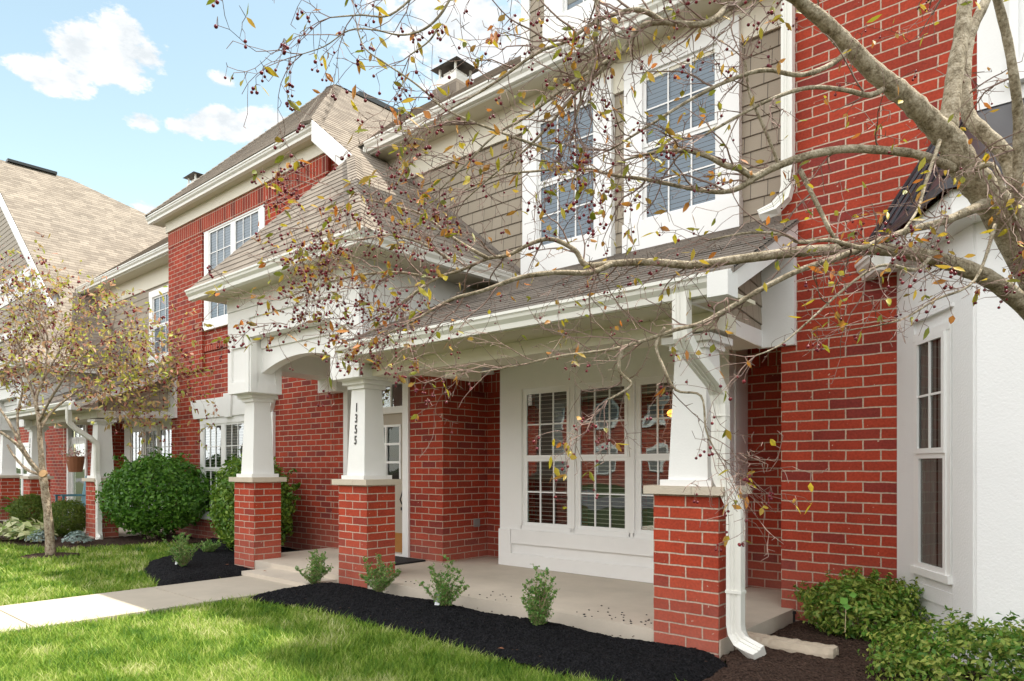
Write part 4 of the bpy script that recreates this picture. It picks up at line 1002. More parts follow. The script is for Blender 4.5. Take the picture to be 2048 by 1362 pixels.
# shrubs at right
b = px_at_z(1725, 1285); blob_shrub('low_shrub', b, (b[0], b[1]+.05, .12), (.40, .33, .22), 5200, .040, 'leaf_low', 'low yellow green shrub against the brick wall beside the bay', 'shrub', 31, lumps=12, flat=34)
b = px_at_z(1945, 1400); blob_shrub('low_shrub', b, (b[0]+.06, b[1]-.02, .03), (.54, .34, .27), 9000, .034, 'leaf_low', 'wide yellow green shrub in the bottom right corner below the bay', 'shrub', 32, lumps=14, flat=46)
def sprout(name, base, h, spread, label, seed, nst=9, leaf=.016, mat='leaf_box', tagp=False, group='young shrubs planted in the black mulch'):
    rs = np.random.RandomState(seed); root = thing(name, base, label, 'shrub', group=group); m = MB(); C = []
    B = Vector(base)
    for s in range(nst):
        a = rs.rand()*6.283; sp = spread*(.25+.8*rs.rand()); hh = h*(.45+.6*rs.rand()) if s else h*1.1
        if s == 0: sp *= .3
        pts = []; 
        for i in range(7):
            t = i/6; pts.append(B+Vector((math.cos(a)*sp*t**1.2+rs.randn()*.006, math.sin(a)*sp*t**1.2+rs.randn()*.006, hh*t)))
        m.tube(pts, [.0055*(1-.75*i/6) for i in range(7)], 4)
        for i in range(1, 7):
            for q in range(4):
                a2 = rs.rand()*6.283; l = .07*(1.2-i/8)*(.5+rs.rand()); e = pts[i]+Vector((math.cos(a2)*l, math.sin(a2)*l, l*.9)); m.tube([pts[i], (pts[i]+e)/2+Vector((0, 0, -.004)), e], [.0022, .0018, .001], 3)
                for k in range(7):
                    f = k/6; C.append(np.array(pts[i]+(e-pts[i])*f)+rs.randn(3)*.006)
        for k in range(26):
            f = .25+.75*rs.rand(); i = min(5, int(f*6)); C.append(np.array(pts[i]+(pts[i+1]-pts[i])*(f*6-i))+rs.randn(3)*.008)
    m.build('stems', 'stem_pale', root)
    C = np.array(C); V, F = leaf_arrays(C, np.tile([0, 0, .6], (len(C), 1)), leaf, rs, .55, jitter=1)
    np_mesh('leaves', V, F, mat, root)
    if tagp:
        t = MB(); q = B+Vector((-.05, -.05, .0)); t.prism([q+Vector((-.03, 0, .05)), q+Vector((.03, 0, .06)), q+Vector((.04, .01, .17)), q+Vector((-.015, .01, .17))], (0, .002, 0)); t.build('plant_tag', 'tag_white', root)
    return root
sp = [(364, 1137, .30, .20, 'young boxwood with white tag in the left mulch bed', 41, True), (418, 1108, .13, .13, 'smallest young boxwood at the rear of the left mulch bed', 42, False),
      (625, 1172, .26, .17, 'young boxwood at the path edge left of the number pier', 43, False), (760, 1188, .27, .20, 'young boxwood in front of the number pier', 44, False),
      (890, 1222, .33, .20, 'young boxwood with white tag before the brick recess corner', 45, True), (1077, 1262, .35, .18, 'young boxwood before the white panel under the porch window', 46, False)]
for (x, y, h, s, lab, sd, tg) in sp:
    g = G(x, y, -.08); sprout('young_shrub', (g[0], g[1], -.085), h*1.25, s*1.12, lab, sd, 13, .023, 'leaf_box', tg)
# a bright weed on the right
g = G(1692, 1240); rs_ = np.random.RandomState(5); V, F = leaf_arrays(np.array([D(1688, 1203, 4.05), D(1694, 1214, 4.0), D(1706, 1190, 4.1)]), np.tile([.4, -.9, .3], (3, 1)), .055, rs_, .9, jitter=.1)
wd = thing('weed', (g[0], g[1], -.1), 'bright green broad leaved weed poking from the shrub', 'weed'); np_mesh('leaves', V, F, 'leaf_green', wd)
m = MB(); m.tube([D(1690, 1265, 4.0), D(1692, 1210, 4.05)], .002, 4); m.build('stem', 'stem_pale', wd)

# neighbour's flower bed
def tuft(name, base, r, h, n, size, mat, label, seed, aspect=.4, cat='plant'):
    rs = np.random.RandomState(seed); root = thing(name, base, label, cat)
    a = rs.rand(n)*6.283; q = rs.rand(n)**.6; C = np.stack([base[0]+np.cos(a)*q*r, base[1]+np.sin(a)*q*r, base[2]+h*(1-.6*q**2)*(.35+.65*rs.rand(n))], 1)
    Nn = np.stack([np.cos(a)*q*.8, np.sin(a)*q*.8, np.full(n, 1.)], 1); V, F = leaf_arrays(C, Nn, size, rs, aspect, jitter=.35)
    np_mesh('leaves', V, F, mat, root)
    m = MB()
    for k in range(8): m.tube([base, tuple(C[k])], .004, 4)
    m.build('stems', 'stem_pale', root)
for (x, y, r, sd) in ((10, 1080, .38, 51), (62, 1083, .30, 52)):
    b = px_at_z(x, y); tuft('hosta', b, r, .36, 130, .20, 'leaf_hosta', ('variegated cream and green hosta at the left edge of the bed' if sd == 51 else 'variegated cream hosta beside the small tree trunk'), sd, .5)
for (x, y, r, sd) in ((118, 1073, .42, 53), (50, 1055, .42, 54)):
    b = px_at_z(x, y); blob_shrub('clipped_bush', b, (b[0], b[1]+.1, .22), (r, r*.8, .34), 11000, .034, 'leaf_yew', ('clipped olive green bush right behind the small tree trunk' if sd == 53 else 'clipped olive green bush behind the hostas'), 'shrub', sd)
b = px_at_z(30, 1040); b = (b[0], b[1]-.2, -.1); tuft('leafy_plant', b, .6, .62, 160, .16, 'leaf_green', 'tall bright green leafy plant at the far left edge', 55, .55)
for (x, y, sd) in ((155, 1088, 56), (82, 1085, 57)):
    b = px_at_z(x, y); tuft('silver_plant', b, .22, .22, 420, .05, 'leaf_silver', ('silver grey dusty plant beside the left porch pier' if sd == 56 else 'silver grey dusty plant left of the small tree trunk'), sd, .45)

# ------------------------------------------------------------------ trees
def smooth_path(pts, n):
    """Catmull-Rom through (Vector, radius)"""
    P = [p[0] for p in pts]; Rr = [p[1] for p in pts]; out = []; m_ = len(P)
    for i in range(m_-1):
        p0 = P[max(i-1, 0)]; p1 = P[i]; p2 = P[i+1]; p3 = P[min(i+2, m_-1)]
        for k in range(n):
            t = k/n; q = .5*((2*p1)+(p2-p0)*t+(2*p0-5*p1+4*p2-p3)*t*t+(3*p1-p0-3*p2+p3)*t**3); out.append((q, Rr[i]+(Rr[i+1]-Rr[i])*t))
    out.append((P[-1], Rr[-1])); return out
def berry(m, c, r):
    m.ell(c, (r, r, r*.95), 7, 5)
def leaf6(V, F, c, d, up, L, W):
    """pointed leaf with a folded midrib"""
    d = d.normalized(); s = d.cross(up)
    if s.length < 1e-4: s = d.orthogonal()
    s.normalize(); n = s.cross(d); i = len(V)
    V += [c, c+d*L*.35+s*W*.5+n*W*.18, c+d*L*.7+s*W*.38+n*W*.12, c+d*L, c+d*L*.7-s*W*.38+n*W*.12, c+d*L*.35-s*W*.5+n*W*.18]
    F += [(i, i+1, i+2), (i, i+2, i+3), (i, i+3, i+4), (i, i+4, i+5)]
class Tree:
    def __init__(s, seed): s.rs = random.Random(seed); s.limb = MB(); s.twig = MB(); s.V = []; s.F = []; s.berries = MB()
    def rv(s, k=1.0): r = s.rs; return Vector((r.gauss(0, k), r.gauss(0, k), r.gauss(0, k)))
    def leaf(s, p, d, L):
        d = (d.normalized()*.5+s.rv(.6)+Vector((0, 0, -.45))); leaf6(s.V, s.F, p, d, s.rv(1)+Vector((0, 0, .5)), L*s.rs.uniform(.5, 1.1), L*s.rs.uniform(.22, .42))
    def grow(s, p, d, L, r, depth, lf, bf, drop=.0, leafL=.045, br=.006, seg=.045, wig=.28):
        n = max(3, int(L/seg)); d = d.normalized(); pts = [p]; rr = [r]; q = p.copy()
        for i in range(n):
            d = (d+s.rv(wig*.5)+Vector((0, 0, -drop))).normalized(); q = q+d*(L/n); pts.append(q.copy()); rr.append(max(r*(1-.65*(i+1)/n), .0009))
            if depth > 0 and s.rs.random() < .62:
                side = s.rv(1); side = (side-d*side.dot(d)).normalized(); nd = d*.75+side*s.rs.uniform(.5, 1.1)
                s.grow(q, nd, L*s.rs.uniform(.3, .6), rr[-1]*.7, depth-1, lf, bf, drop, leafL, br, seg, wig)
            elif s.rs.random() < .55:                                    # short spur
                side = s.rv(1); side = (side-d*side.dot(d)).normalized(); e = q+(side+d*.3)*s.rs.uniform(.008, .03); s.twig.tube([q, e], [rr[-1]*.8+.0004, .0007], 3, False)
                if s.rs.random() < lf*.7: s.leaf(e, side, leafL)
                if s.rs.random() < bf*.8:
                    for _ in range(s.rs.choice((1, 1, 2, 3))):
                        c = e+s.rv(.006)+Vector((0, 0, -s.rs.uniform(.012, .03))); s.twig.tube([e, c], .0006, 3, False); berry(s.berries, c, br*s.rs.uniform(.75, 1.15))
        s.twig.tube(pts, rr, 4 if r > .003 else 3)
        if depth == 0:
            if s.rs.random() < lf:
                for _ in range(s.rs.choice((1, 2, 2))): s.leaf(q, d, leafL)
            if s.rs.random() < bf:
                for _ in range(s.rs.choice((1, 2, 3, 4))):
                    c = q+s.rv(.008)+Vector((0, 0, -s.rs.uniform(.01, .03))); s.twig.tube([q, c], .0006, 3, False); berry(s.berries, c, br*s.rs.uniform(.75, 1.15))
    def finish(s, root, lmat, leafmat, limb_name='branches'):
        s.limb.build(limb_name, lmat, root, smooth=True)
        o = s.twig.build('twigs', 'twig', root); o['kind'] = 'stuff'
        V = np.array([tuple(v) for v in s.V]); F = np.array(s.F); o = np_mesh('foliage', V, F, leafmat, root); o['kind'] = 'stuff'
        o = s.berries.build('berries', 'berry', root, smooth=True); o['kind'] = 'stuff'

T1root = thing('crabapple_tree', tuple(D(2330, 1560, 2.75)), 'bare crabapple tree with thick grey limbs and dark red berries leaning in from right', 'tree')
T1root.location.z = GZ; T1root['off'] = [-T1root.location.x, -T1root.location.y, -T1root.location.z]
T = Tree(3)
def limb(path, n=5, k=10, f=1.0):
    """path: (x, y, radius px, depth) of the limb's centre line"""
    P = [(D(x, y, d), f*rp/1400*d) for (x, y, rp, d) in path]; S = smooth_path(P, n)
    T.limb.tube([p for p, _ in S], [r*(1+.035*math.sin(i*1.7)+.03*T.rs.gauss(0, 1)) for i, (_, r) in enumerate(S)], k)
    return S
trunk = limb([(2330, 1640, 62, 2.75), (2300, 1200, 60, 2.72), (2225, 860, 55, 2.65), (2130, 640, 46, 2.5), (2035, 470, 38, 2.4), (1980, 398, 32, 2.35), (1930, 336, 28, 2.32), (1901, 284, 26, 2.3), (1868, 250, 22, 2.28), (1814, 196, 20, 2.25), (1751, 146, 18, 2.22), (1701, 96, 16, 2.2), (1647, 42, 14, 2.17), (1605, 8, 12.5, 2.15), (1560, -40, 11, 2.1), (1500, -110, 9, 2.05)], 6, 14)
L1 = limb([(2240, 900, 34, 2.65), (2150, 720, 30, 2.45), (2048, 612, 28, 2.35), (1985, 562, 26, 2.32), (1920, 533, 24, 2.3), (1850, 512, 21, 2.28), (1780, 500, 19, 2.28), (1700, 498, 18, 2.3), (1600, 503, 16, 2.33), (1520, 513, 14, 2.36), (1450, 522, 13, 2.4), (1380, 530, 12, 2.42), (1300, 524, 11, 2.45), (1225, 527, 10, 2.48), (1172, 530, 9, 2.5), (1149, 500, 7.5, 2.5), (1103, 478, 6.5, 2.5), (1060, 488, 6, 2.5), (1017, 510, 5.5, 2.52), (976, 517, 5, 2.54), (923, 540, 4.5, 2.56), (870, 558, 4, 2.58), (810, 602, 3.2, 2.6), (745, 640, 2.2, 2.62)], f=0.66)
L1b = limb([(1715, 500, 10, 2.28), (1670, 517, 9, 2.25), (1600, 540, 8.5, 2.22), (1525, 577, 8, 2.2), (1469, 610, 7, 2.2), (1405, 645, 6.5, 2.2), (1349, 660, 6, 2.2), (1300, 677, 5.5, 2.2), (1245, 694, 5, 2.2), (1200, 702, 4, 2.2), (1120, 712, 3.2, 2.22), (1040, 730, 2.5, 2.25), (960, 745, 1.8, 2.28)], f=0.68)
L1c = limb([(1330, 655, 4.5, 2.2), (1312, 690, 4, 2.2), (1325, 730, 3.5, 2.18), (1352, 780, 3, 2.17), (1402, 792, 2.6, 2.16), (1412, 860, 2.2, 2.15), (1430, 900, 1.6, 2.14)], f=0.85)
L1d = limb([(1245, 694, 4, 2.2), (1238, 740, 3.4, 2.2), (1262, 770, 2.6, 2.2), (1215, 800, 2, 2.2)])
L2 = limb([(1905, 338, 12, 2.3), (1888, 328, 11, 2.28), (1830, 308, 10.5, 2.25), (1760, 300, 10, 2.22), (1690, 298, 10, 2.2), (1620, 310, 9.5, 2.18), (1560, 330, 9, 2.16), (1512, 354, 8.5, 2.15), (1475, 377, 6.5, 2.15), (1437, 384, 5.5, 2.15), (1376, 376, 5, 2.16), (1293, 359, 4.5, 2.18), (1225, 350, 4, 2.2), (1176, 338, 3.6, 2.2), (1131, 336, 3.2, 2.22), (1075, 342, 2.8, 2.25), (1000, 350, 2.2, 2.28), (930, 380, 1.6, 2.3)], f=0.82)
L2b = limb([(1507, 356, 7, 2.15), (1480, 338, 6, 2.13), (1451, 331, 5.5, 2.12), (1413, 312, 4.5, 2.1), (1368, 301, 3.6, 2.1), (1312, 304, 2.8, 2.1), (1250, 320, 2, 2.12)])
S1 = limb([(1895, 262, 20, 2.3), (1903, 200, 18, 2.32), (1912, 130, 17, 2.35), (1925, 60, 16, 2.38), (1930, 0, 15, 2.4), (1935, -80, 13, 2.45)], f=0.9)
S2 = limb([(2060, 470, 18, 2.45), (2026, 345, 17, 2.5), (2004, 301, 16, 2.5), (1963, 261, 15, 2.52), (1937, 230, 14, 2.55), (1930, 170, 12, 2.57), (1935, 100, 11, 2.6), (1947, 53, 10.5, 2.62), (1972, 0, 10, 2.65), (1990, -60, 9, 2.7)], f=0.92)
S3 = limb([(2030, 455, 14, 2.3), (2035, 370, 14, 2.2), (2037, 250, 14, 2.15), (2030, 170, 13, 2.1), (2015, 80, 12.5, 2.08), (1995, 0, 12, 2.05), (1980, -60, 11, 2.0)], f=0.7)
U1 = limb([(1610, 12, 8, 2.16), (1540, -20, 8, 2.1), (1480, 6, 8, 2.05), (1451, 19, 8, 2.03), (1425, 41, 7.5, 2.0), (1395, 49, 7, 2.0), (1357, 47, 6.5, 2.0), (1319, 45, 6, 2.0), (1278, 56, 5.5, 2.0), (1240, 109, 5, 2.0), (1210, 135, 4.6, 2.0), (1150, 188, 4, 2.02), (1094, 255, 3.2, 2.05), (1050, 300, 2.6, 2.07), (1000, 338, 2, 2.1), (930, 400, 1.5, 2.12)], f=0.9)
U2 = limb([(1330, 46, 5, 2.0), (1293, 24, 4.8, 1.98), (1263, 20, 4.5, 1.97), (1225, 30, 4.2, 1.96), (1188, 45, 4, 1.95), (1131, 83, 3.6, 1.95), (1075, 105, 3.2, 1.95), (1000, 158, 2.8, 1.96), (950, 190, 2.2, 1.97), (893, 222, 1.8, 1.98)])
U3 = limb([(1245, 105, 4, 2.0), (1200, 130, 3.6, 1.98), (1130, 175, 3.2, 1.96), (1050, 235, 2.8, 1.95), (990, 270, 2.4, 1.95), (930, 330, 1.8, 1.96), (880, 380, 1.3, 1.98)])
U4 = limb([(1190, -20, 5, 1.9), (1195, 20, 4.6, 1.9), (1192, 60, 4.2, 1.9), (1188, 110, 3.4, 1.92), (1170, 180, 2.2, 1.95), (1150, 240, 1.4, 1.97)])
U5 = limb([(953, 247, 2.2, 1.9), (893, 220, 2, 1.9), (870, 201, 2, 1.9), (829, 166, 1.8, 1.9), (773, 128, 1.6, 1.9), (731, 98, 1.4, 1.9), (715, 60, 1.2, 1.9)])
U5b = limb([(1100, 300, 3, 1.95), (1030, 275, 2.6, 1.92), (953, 247, 2.2, 1.9)])
U6 = limb([(910, -20, 3, 1.85), (880, 30, 2.6, 1.85), (845, 60, 2.2, 1.85), (800, 70, 1.8, 1.86), (750, 60, 1.5, 1.87), (700, 60, 1.3, 1.88), (650, 92, 1.1, 1.9), (605, 108, .9, 1.9)])
U7 = limb([(840, -20, 2.4, 1.85), (780, 30, 2, 1.85), (720, 30, 1.6, 1.86), (660, 35, 1.2, 1.87)])
U8 = limb([(880, 45, 2, 1.85), (860, 80, 1.8, 1.86), (820, 110, 1.3, 1.88)])
M1 = limb([(1700, 98, 7, 2.2), (1660, 130, 6, 2.15), (1600, 150, 5.5, 2.1), (1530, 140, 5, 2.08), (1460, 160, 4.5, 2.05), (1380, 200, 3.6, 2.05), (1300, 250, 3, 2.05), (1220, 300, 2.4, 2.07)], f=0.85)
M2 = limb([(1780, 170, 7, 2.24), (1740, 190, 6.5, 2.2), (1690, 180, 5.5, 2.16), (1620, 175, 5, 2.12), (1550, 195, 4.2, 2.1), (1480, 230, 3.6, 2.1), (1410, 270, 2.8, 2.1)], f=0.85)
M3 = limb([(1975, 405, 12, 2.33), (1930, 425, 9, 2.25), (1880, 445, 8, 2.2), (1820, 460, 6.5, 2.15), (1760, 480, 5.5, 2.12), (1720, 495, 5, 2.1), (1660, 480, 4, 2.1), (1600, 485, 3.4, 2.1), (1570, 470, 2.8, 2.1), (1500, 465, 2.4, 2.1), (1420, 480, 1.8, 2.12)])
M4 = limb([(1860, 515, 4, 2.2), (1830, 540, 3.5, 2.15), (1780, 530, 3.0, 2.12), (1740, 540, 2.8, 2.1), (1680, 585, 2.4, 2.08), (1620, 640, 2, 2.06), (1560, 690, 1.6, 2.05), (1510, 712, 1.3, 2.05)])
M5 = limb([(1990, 450, 4, 2.2), (1950, 560, 2.6, 2.1), (1870, 600, 2.2, 2.1), (1800, 640, 1.8, 2.1), (1700, 660, 1.3, 2.1)])
M6 = limb([(1600, 340, 5, 2.18), (1640, 420, 4.4, 2.15), (1665, 470, 4, 2.13), (1690, 495, 3.6, 2.2)])
M7 = limb([(1560, 335, 3.6, 2.16), (1530, 260, 3, 2.12), (1500, 190, 2.6, 2.1), (1490, 120, 2, 2.08)])
M8 = limb([(1940, 345, 6, 2.3), (1985, 330, 5, 2.2), (2010, 390, 4.5, 2.15), (2030, 440, 4, 2.2)])
M9 = limb([(1880, 280, 4, 2.25), (1850, 370, 3.4, 2.2), (1835, 420, 2.8, 2.15), (1800, 470, 2, 2.1)])
L3 = limb([(1225, 527, 6, 2.48), (1180, 545, 5.5, 2.45), (1110, 545, 5, 2.42), (1040, 555, 4.4, 2.4), (970, 580, 3.8, 2.4), (900, 600, 3, 2.4), (830, 640, 2.4, 2.4), (770, 670, 1.8, 2.4)])
L4 = limb([(870, 558, 3, 2.58), (800, 545, 2.6, 2.6), (720, 550, 2.2, 2.6), (640, 570, 1.6, 2.6), (560, 600, 1.1, 2.6)])
L5 = limb([(976, 517, 4, 2.54), (920, 485, 3.4, 2.54), (880, 455, 3, 2.54), (845, 430, 2.6, 2.54), (800, 415, 2, 2.55), (730, 400, 1.4, 2.55), (680, 420, 1, 2.55)])
L6 = limb([(900, 520, 3, 2.5), (850, 490, 2.6, 2.5), (780, 470, 2.2, 2.5), (700, 480, 1.6, 2.5), (620, 460, 1.0, 2.5)])
L7 = limb([(850, 570, 3, 2.5), (800, 610, 2.4, 2.48), (770, 645, 1.6, 2.46), (735, 668, 1.1, 2.45)])
# cut stub where a branch was pruned, knots
allL = [L1, L1b, L1c, L1d, L2, L2b, U1, U2, U3, U4, U5, U5b, U6, U7, U8, M1, M2, M3, M4, M5, M6, M7, M8, M9, L3, L4, L5, L6, L7, S1, S2, S3, trunk]
fwd = Vector((-.6575, .7535, 0)); rgt = Vector((.7535, .6575, 0))
for S in allL:
    thick = S in (trunk, S1, S2, S3)
    n = len(S)
    for i in range(2, n-1):
        p, r = S[i]; px = 1024+1400*p.dot(rgt)/p.dot(fwd); py = 933-1400*(p.z-CZ)/p.dot(fwd)
        if not (-50 < px < 2150 and -150 < py < 1000): continue
        if px > 1600 and T.rs.random() < .35: continue
        if r > .014 and T.rs.random() < .45: continue
        if S is L1c and T.rs.random() < .6: continue
        if px < 900 and py < 360 and T.rs.random() < .55: continue
        d = (S[i+1][0]-S[i-1][0]).normalized(); side = T.rv(1); side = (side-d*side.dot(d)).normalized()
        # twigs mostly reach away from the trunk, to the left of the picture
        nd = d*.6+side*.8-rgt*.35
        if S in (trunk, S1, S2, S3): nd = side-rgt*.6+Vector((0, 0, .2))
        Lt = T.rs.uniform(.10, .36)
        if T.rs.random() < ((.27 if px < 1500 else .20) if py < 560 else .27): T.grow(p, nd, Lt, max(min(r*.6, .0032), .0016), 1 if T.rs.random() < .88 else 2, .27 if py < 560 else .05, (.17 if px < 1300 else .07) if py < 640 else .03, drop=.008, leafL=.040, br=.0044, seg=.03, wig=.42)
    # end twigs
    p, r = S[-1]; d = (S[-1][0]-S[-4][0]).normalized()
    for _ in range(3): T.grow(p, d+T.rv(.35), T.rs.uniform(.12, .3), max(r*.8, .0016), 1, .4, .4, drop=.015, leafL=.045, br=.0050, seg=.03, wig=.4)
# long drooping clusters at the left end
for (x, y, L) in ((640, 640, .2), (560, 650, .16), (700, 610, .24), (760, 560, .25), (700, 470, .22), (640, 370, .18), (720, 380, .2), (680, 540, .22), (820, 500, .25), (780, 600, .25), (860, 640, .25), (620, 540, .18)):
    for _ in range(2): T.grow(D(x+T.rs.uniform(-30, 60), y, 2.5), -rgt*.8+T.rv(.5)+Vector((0, 0, -.1)), L, .0022, 2, .30, .55, drop=.02, leafL=.045, br=.0050, seg=.03, wig=.4)
T.finish(T1root, 'bark', 'leaf_crab')

# small tree on the left lawn
b = (TREE2[0], TREE2[1], GZ); d0 = (Vector(b)).dot(fwd)
T2root = thing('ornamental_tree', b, 'small speckled trunk tree with thin yellow and red foliage on the left lawn', 'tree')
T = Tree(9)
def limb2(path, n=4, k=8):
    P = [(D(x, y, d0+dd), rp*.63/1400*d0) for (x, y, rp, dd) in path]; S = smooth_path(P, n)
    T.limb.tube([p for p, _ in S], [r*(1+.07*math.sin(i*1.9)) for i, (_, r) in enumerate(S)], k); return S
tr = limb2([(102, 1118, 19, 0), (101, 1100, 15, 0), (97, 1040, 13, 0), (90, 980, 12, 0), (86, 955, 12.5, 0), (84, 930, 9, .0), (80, 880, 7.5, .0), (78, 840, 7, .0), (72, 800, 5, .1), (85, 760, 4, .15), (95, 700, 3.4, .2), (90, 640, 2.6, .2), (70, 590, 1.8, .2)])
lb = [tr,
      limb2([(86, 950, 8, 0), (62, 925, 7, -.1), (40, 895, 5.5, -.2), (10, 870, 4.5, -.3), (-30, 850, 3.5, -.4)]),
      limb2([(62, 925, 6, -.1), (40, 885, 5, -.1), (15, 840, 4, -.1), (-10, 800, 3, -.1), (-20, 740, 2.2, -.1)]),
      limb2([(84, 950, 5, 0), (55, 940, 4.5, .1), (30, 915, 3.5, .2), (15, 890, 3, .3)]),
      limb2([(80, 860, 5, 0), (98, 830, 4.2, .1), (130, 800, 3.4, .2), (170, 775, 2.8, .3), (215, 760, 2.2, .3), (270, 750, 1.7, .3), (330, 745, 1.2, .3)]),
      limb2([(78, 845, 4.5, 0), (100, 800, 4, -.2), (140, 740, 3.2, -.4), (180, 700, 2.6, -.5), (230, 670, 2, -.6), (290, 660, 1.4, -.7)]),
      limb2([(76, 820, 4.5, 0), (60, 770, 4, .2), (40, 700, 3.2, .3), (30, 640, 2.4, .4), (10, 580, 1.6, .5)]),
      limb2([(85, 760, 4, .1), (120, 700, 3.2, .1), (150, 640, 2.4, .1), (165, 600, 1.6, .1)]),
      limb2([(40, 890, 4, 0), (35, 830, 3.6, .2), (45, 770, 3, .3), (20, 700, 2.4, .4), (-20, 650, 1.8, .5)]),
      limb2([(170, 775, 2.4, .3), (220, 790, 2, .2), (270, 800, 1.5, .1), (320, 780, 1, .0)]),
      limb2([(140, 740, 2.6, -.4), (190, 730, 2, -.4), (240, 720, 1.5, -.5), (310, 700, 1, -.5), (350, 690, .8, -.5)]),
      limb2([(95, 700, 3, .2), (70, 640, 2.2, 0), (40, 600, 1.6, -.2), (0, 560, 1.2, -.3)])]
for S in lb:
    n = len(S)
    for i in range(2, n):
        p, r = S[i]; py = 933-1400*(p.z-CZ)/p.dot(fwd)
        if py > 800 or r > .035: continue
        d = (S[min(i+1, n-1)][0]-S[i-1][0]).normalized()
        for _ in range(2):
            side = T.rv(1); side = (side-d*side.dot(d)).normalized()
            T.grow(p, d*.6+side+Vector((0, 0, .1)), T.rs.uniform(.3, .8), max(min(r*.5, .007), .004), 1 if T.rs.random() < .6 else 2, .60, .2, drop=.0, leafL=.10, br=.013, seg=.07, wig=.3)
T.finish(T2root, 'bark_pale', 'leaf_crab_far', 'trunk')
m = MB(); c = D(88, 948, d0-.10); m.tube([c, c-fwd*.03+Vector((0, 0, .01))], .055, 10); m.build('pruned_stub', 'cut_wood', T2root)

# ------------------------------------------------------------------ small things
def hp(x, y, Y): return Vector((X_(x, Y), Y, Z_(x, y, Y)))
c = hp(151, 925, 4.75)
bk = thing('hanging_basket', tuple(c), 'brown hanging basket with pale pink flowers in front of the glass door', 'flower basket')
m = MB(); m.tube([(c.x, c.y, c.z-.19), (c.x, c.y, c.z-.185), (c.x, c.y, c.z), (c.x, c.y, c.z+.12)], [.06, .12, .15, .155], 14); m.build('basket', 'terracotta', bk)
rs_ = np.random.RandomState(8); C = np.array(c)+np.array([0, 0, .17])+rs_.randn(160, 3)*np.array([.10, .10, .06]); V, F = leaf_arrays(C, np.tile([0, -.3, 1], (160, 1)), .05, rs_, .8); stuff(np_mesh('flowers', V, F, 'flower_pink', bk))
m = MB()
for k in range(3): a = k*2.1; m.tube([(c.x+.15*math.cos(a), c.y+.15*math.sin(a), c.z+.1), (c.x, c.y, c.z+.75)], .003, 4)
m.build('chain', 'black_metal', bk)
c = hp(124, 1012, 5.2)
ch = thing('porch_chair', (c.x, c.y, -.07), 'blue slatted porch chair beside the brick wall at far left', 'chair')
m = MB(); m.box(c.x-.26, c.x+.26, c.y-.05, c.y+.45, .28, .32); m.build('seat', 'teal_paint', ch)
m = MB()
for k in range(5): xx = c.x-.22+k*.11; m.prism([(xx-.045, c.y+.45, .3), (xx+.045, c.y+.45, .3), (xx+.045, c.y+.55, .95), (xx-.045, c.y+.55, .95)], (0, .02, 0))
m.build('backrest', 'teal_paint', ch)
for sx in (-.24, .24):
    for yy in (c.y, c.y+.42):
        m = MB(); m.box(c.x+sx-.025, c.x+sx+.025, yy-.025, yy+.025, -.07, .28); m.build('leg', 'teal_paint', ch)
    m = MB(); m.box(c.x+sx-.05, c.x+sx+.05, c.y-.08, c.y+.46, .50, .53); m.box(c.x+sx-.02, c.x+sx+.02, c.y-.06, c.y-.02, .32, .50); m.build('armrest', 'teal_paint', ch)
# landscape edging by the downspout
g0 = Vector((*G(1478, 1284, -.06), 0)); g1 = Vector((*G(1672, 1318, -.06), 0)); al = (g1-g0).normalized(); sd = Vector((-al.y, al.x, 0))
m = MB()
def rag(p, s): return p+Vector((rnd.gauss(0, s), rnd.gauss(0, s), rnd.gauss(0, s)))
N_ = 22; rings = []
for i in range(N_+1):
    f = i/N_; p = g0.lerp(g1, f); k = 1-.25*(f > .97)
    prof = [(-.065, -.13), (-.068, -.03), (-.052, .006), (-.012, .012), (-.006, -.012), (.004, -.012), (.012, .014), (.055, .010), (.07, -.02), (.068, -.13)]
    rings.append([rag(p+sd*a*k+Vector((0, 0, z)), .0025) for a, z in prof])
for i in range(N_):
    for j in range(9): m.poly([rings[i][j], rings[i+1][j], rings[i+1][j+1], rings[i][j+1]])
m.poly(rings[0]); m.poly(rings[-1][::-1])
tag(m.build('edging_block', 'edge_stone'), 'long weathered concrete edging block lying by the downspout outlet', 'edging block')
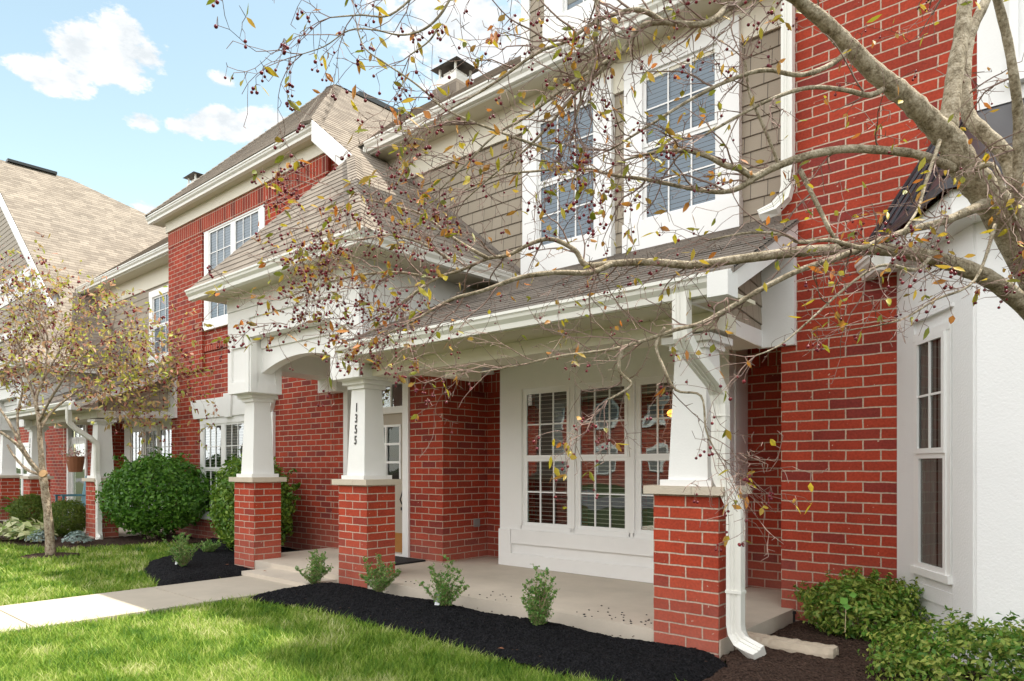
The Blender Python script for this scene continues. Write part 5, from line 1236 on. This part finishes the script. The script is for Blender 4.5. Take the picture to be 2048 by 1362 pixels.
c = Vector((*G(1583, 1238, -.09), -.09)); pf = thing('drain_fitting', tuple(c), 'small black plastic drain fitting at the foot of the brick wall', 'drain fitting')
m = MB(); m.tube([c+Vector((0, 0, -.05)), c+Vector((0, 0, .05)), c+Vector((0, 0, .052)), c+Vector((0, 0, .075))], [.05, .045, .055, .05], 12); m.build('body', 'black_metal', pf)
m = MB(); m.tube([c+Vector((0, 0, .01)), c+Vector((-.10, .01, .03))], .025, 8); m.build('spout', 'black_metal', pf)
# fallen leaves on the mulch and grass
for i, (x, y, lab) in enumerate(((995, 1298, 'red fallen leaf on black mulch below the porch'), (450, 1130, 'pale brown fallen leaf on the left black mulch'), (525, 1143, 'orange brown fallen leaf at the path corner'))):
    g = G(x, y, -.04); V = []; F = []; leaf6(V, F, Vector((g[0], g[1], -.035)), Vector((1, .3+i*.3, .05)), Vector((0, 0, 1)), .05, .03)
    o = np_mesh('fallen_leaf', np.array([tuple(v) for v in V]), np.array(F), 'terracotta'); tag(o, lab, 'leaf')

# ------------------------------------------------------------------ across the street (seen in the window panes)
def far_house(x, lab, gable):
    r = thing('house', (x, -24, 0), lab, 'house')
    m = MB(); m.box(x-7, x+7, -34, -24, -.15, 5.4); m.build('wall', 'brick', r)
    m = MB(); m.prism([(x-7.5, -23.4, 5.4), (x-7.5, -34.6, 5.4), (x-7.5, -29, 9)], (15, 0, 0)); m.build('roof', 'roof_shingle', r)
    for k in range(4):
        for z in (.9, 3.6):
            w = MB(); xx = x-5.4+k*3.6; w.box(xx-.7, xx+.7, -24, -23.93, z-.1, z+1.5); wf = w.build('window', 'white_trim', r)
            p = MB(); p.box(xx-.55, xx+.55, -23.93, -23.925, z+.05, z+1.35); p.build('pane', 'fence_grey').parent = wf
for k, (x, lab) in enumerate(((-26, 'red brick house across the street reflected in the windows, leftmost'), (-9, 'red brick house across the street reflected in the windows, middle'), (8, 'red brick house across the street reflected in the windows, rightmost'))):
    far_house(x, lab, k == 1)

# ------------------------------------------------------------------ render
scene.render.engine = 'CYCLES'
scene.cycles.max_bounces = 8; scene.cycles.transparent_max_bounces = 16
bpy.context.view_layer.update()
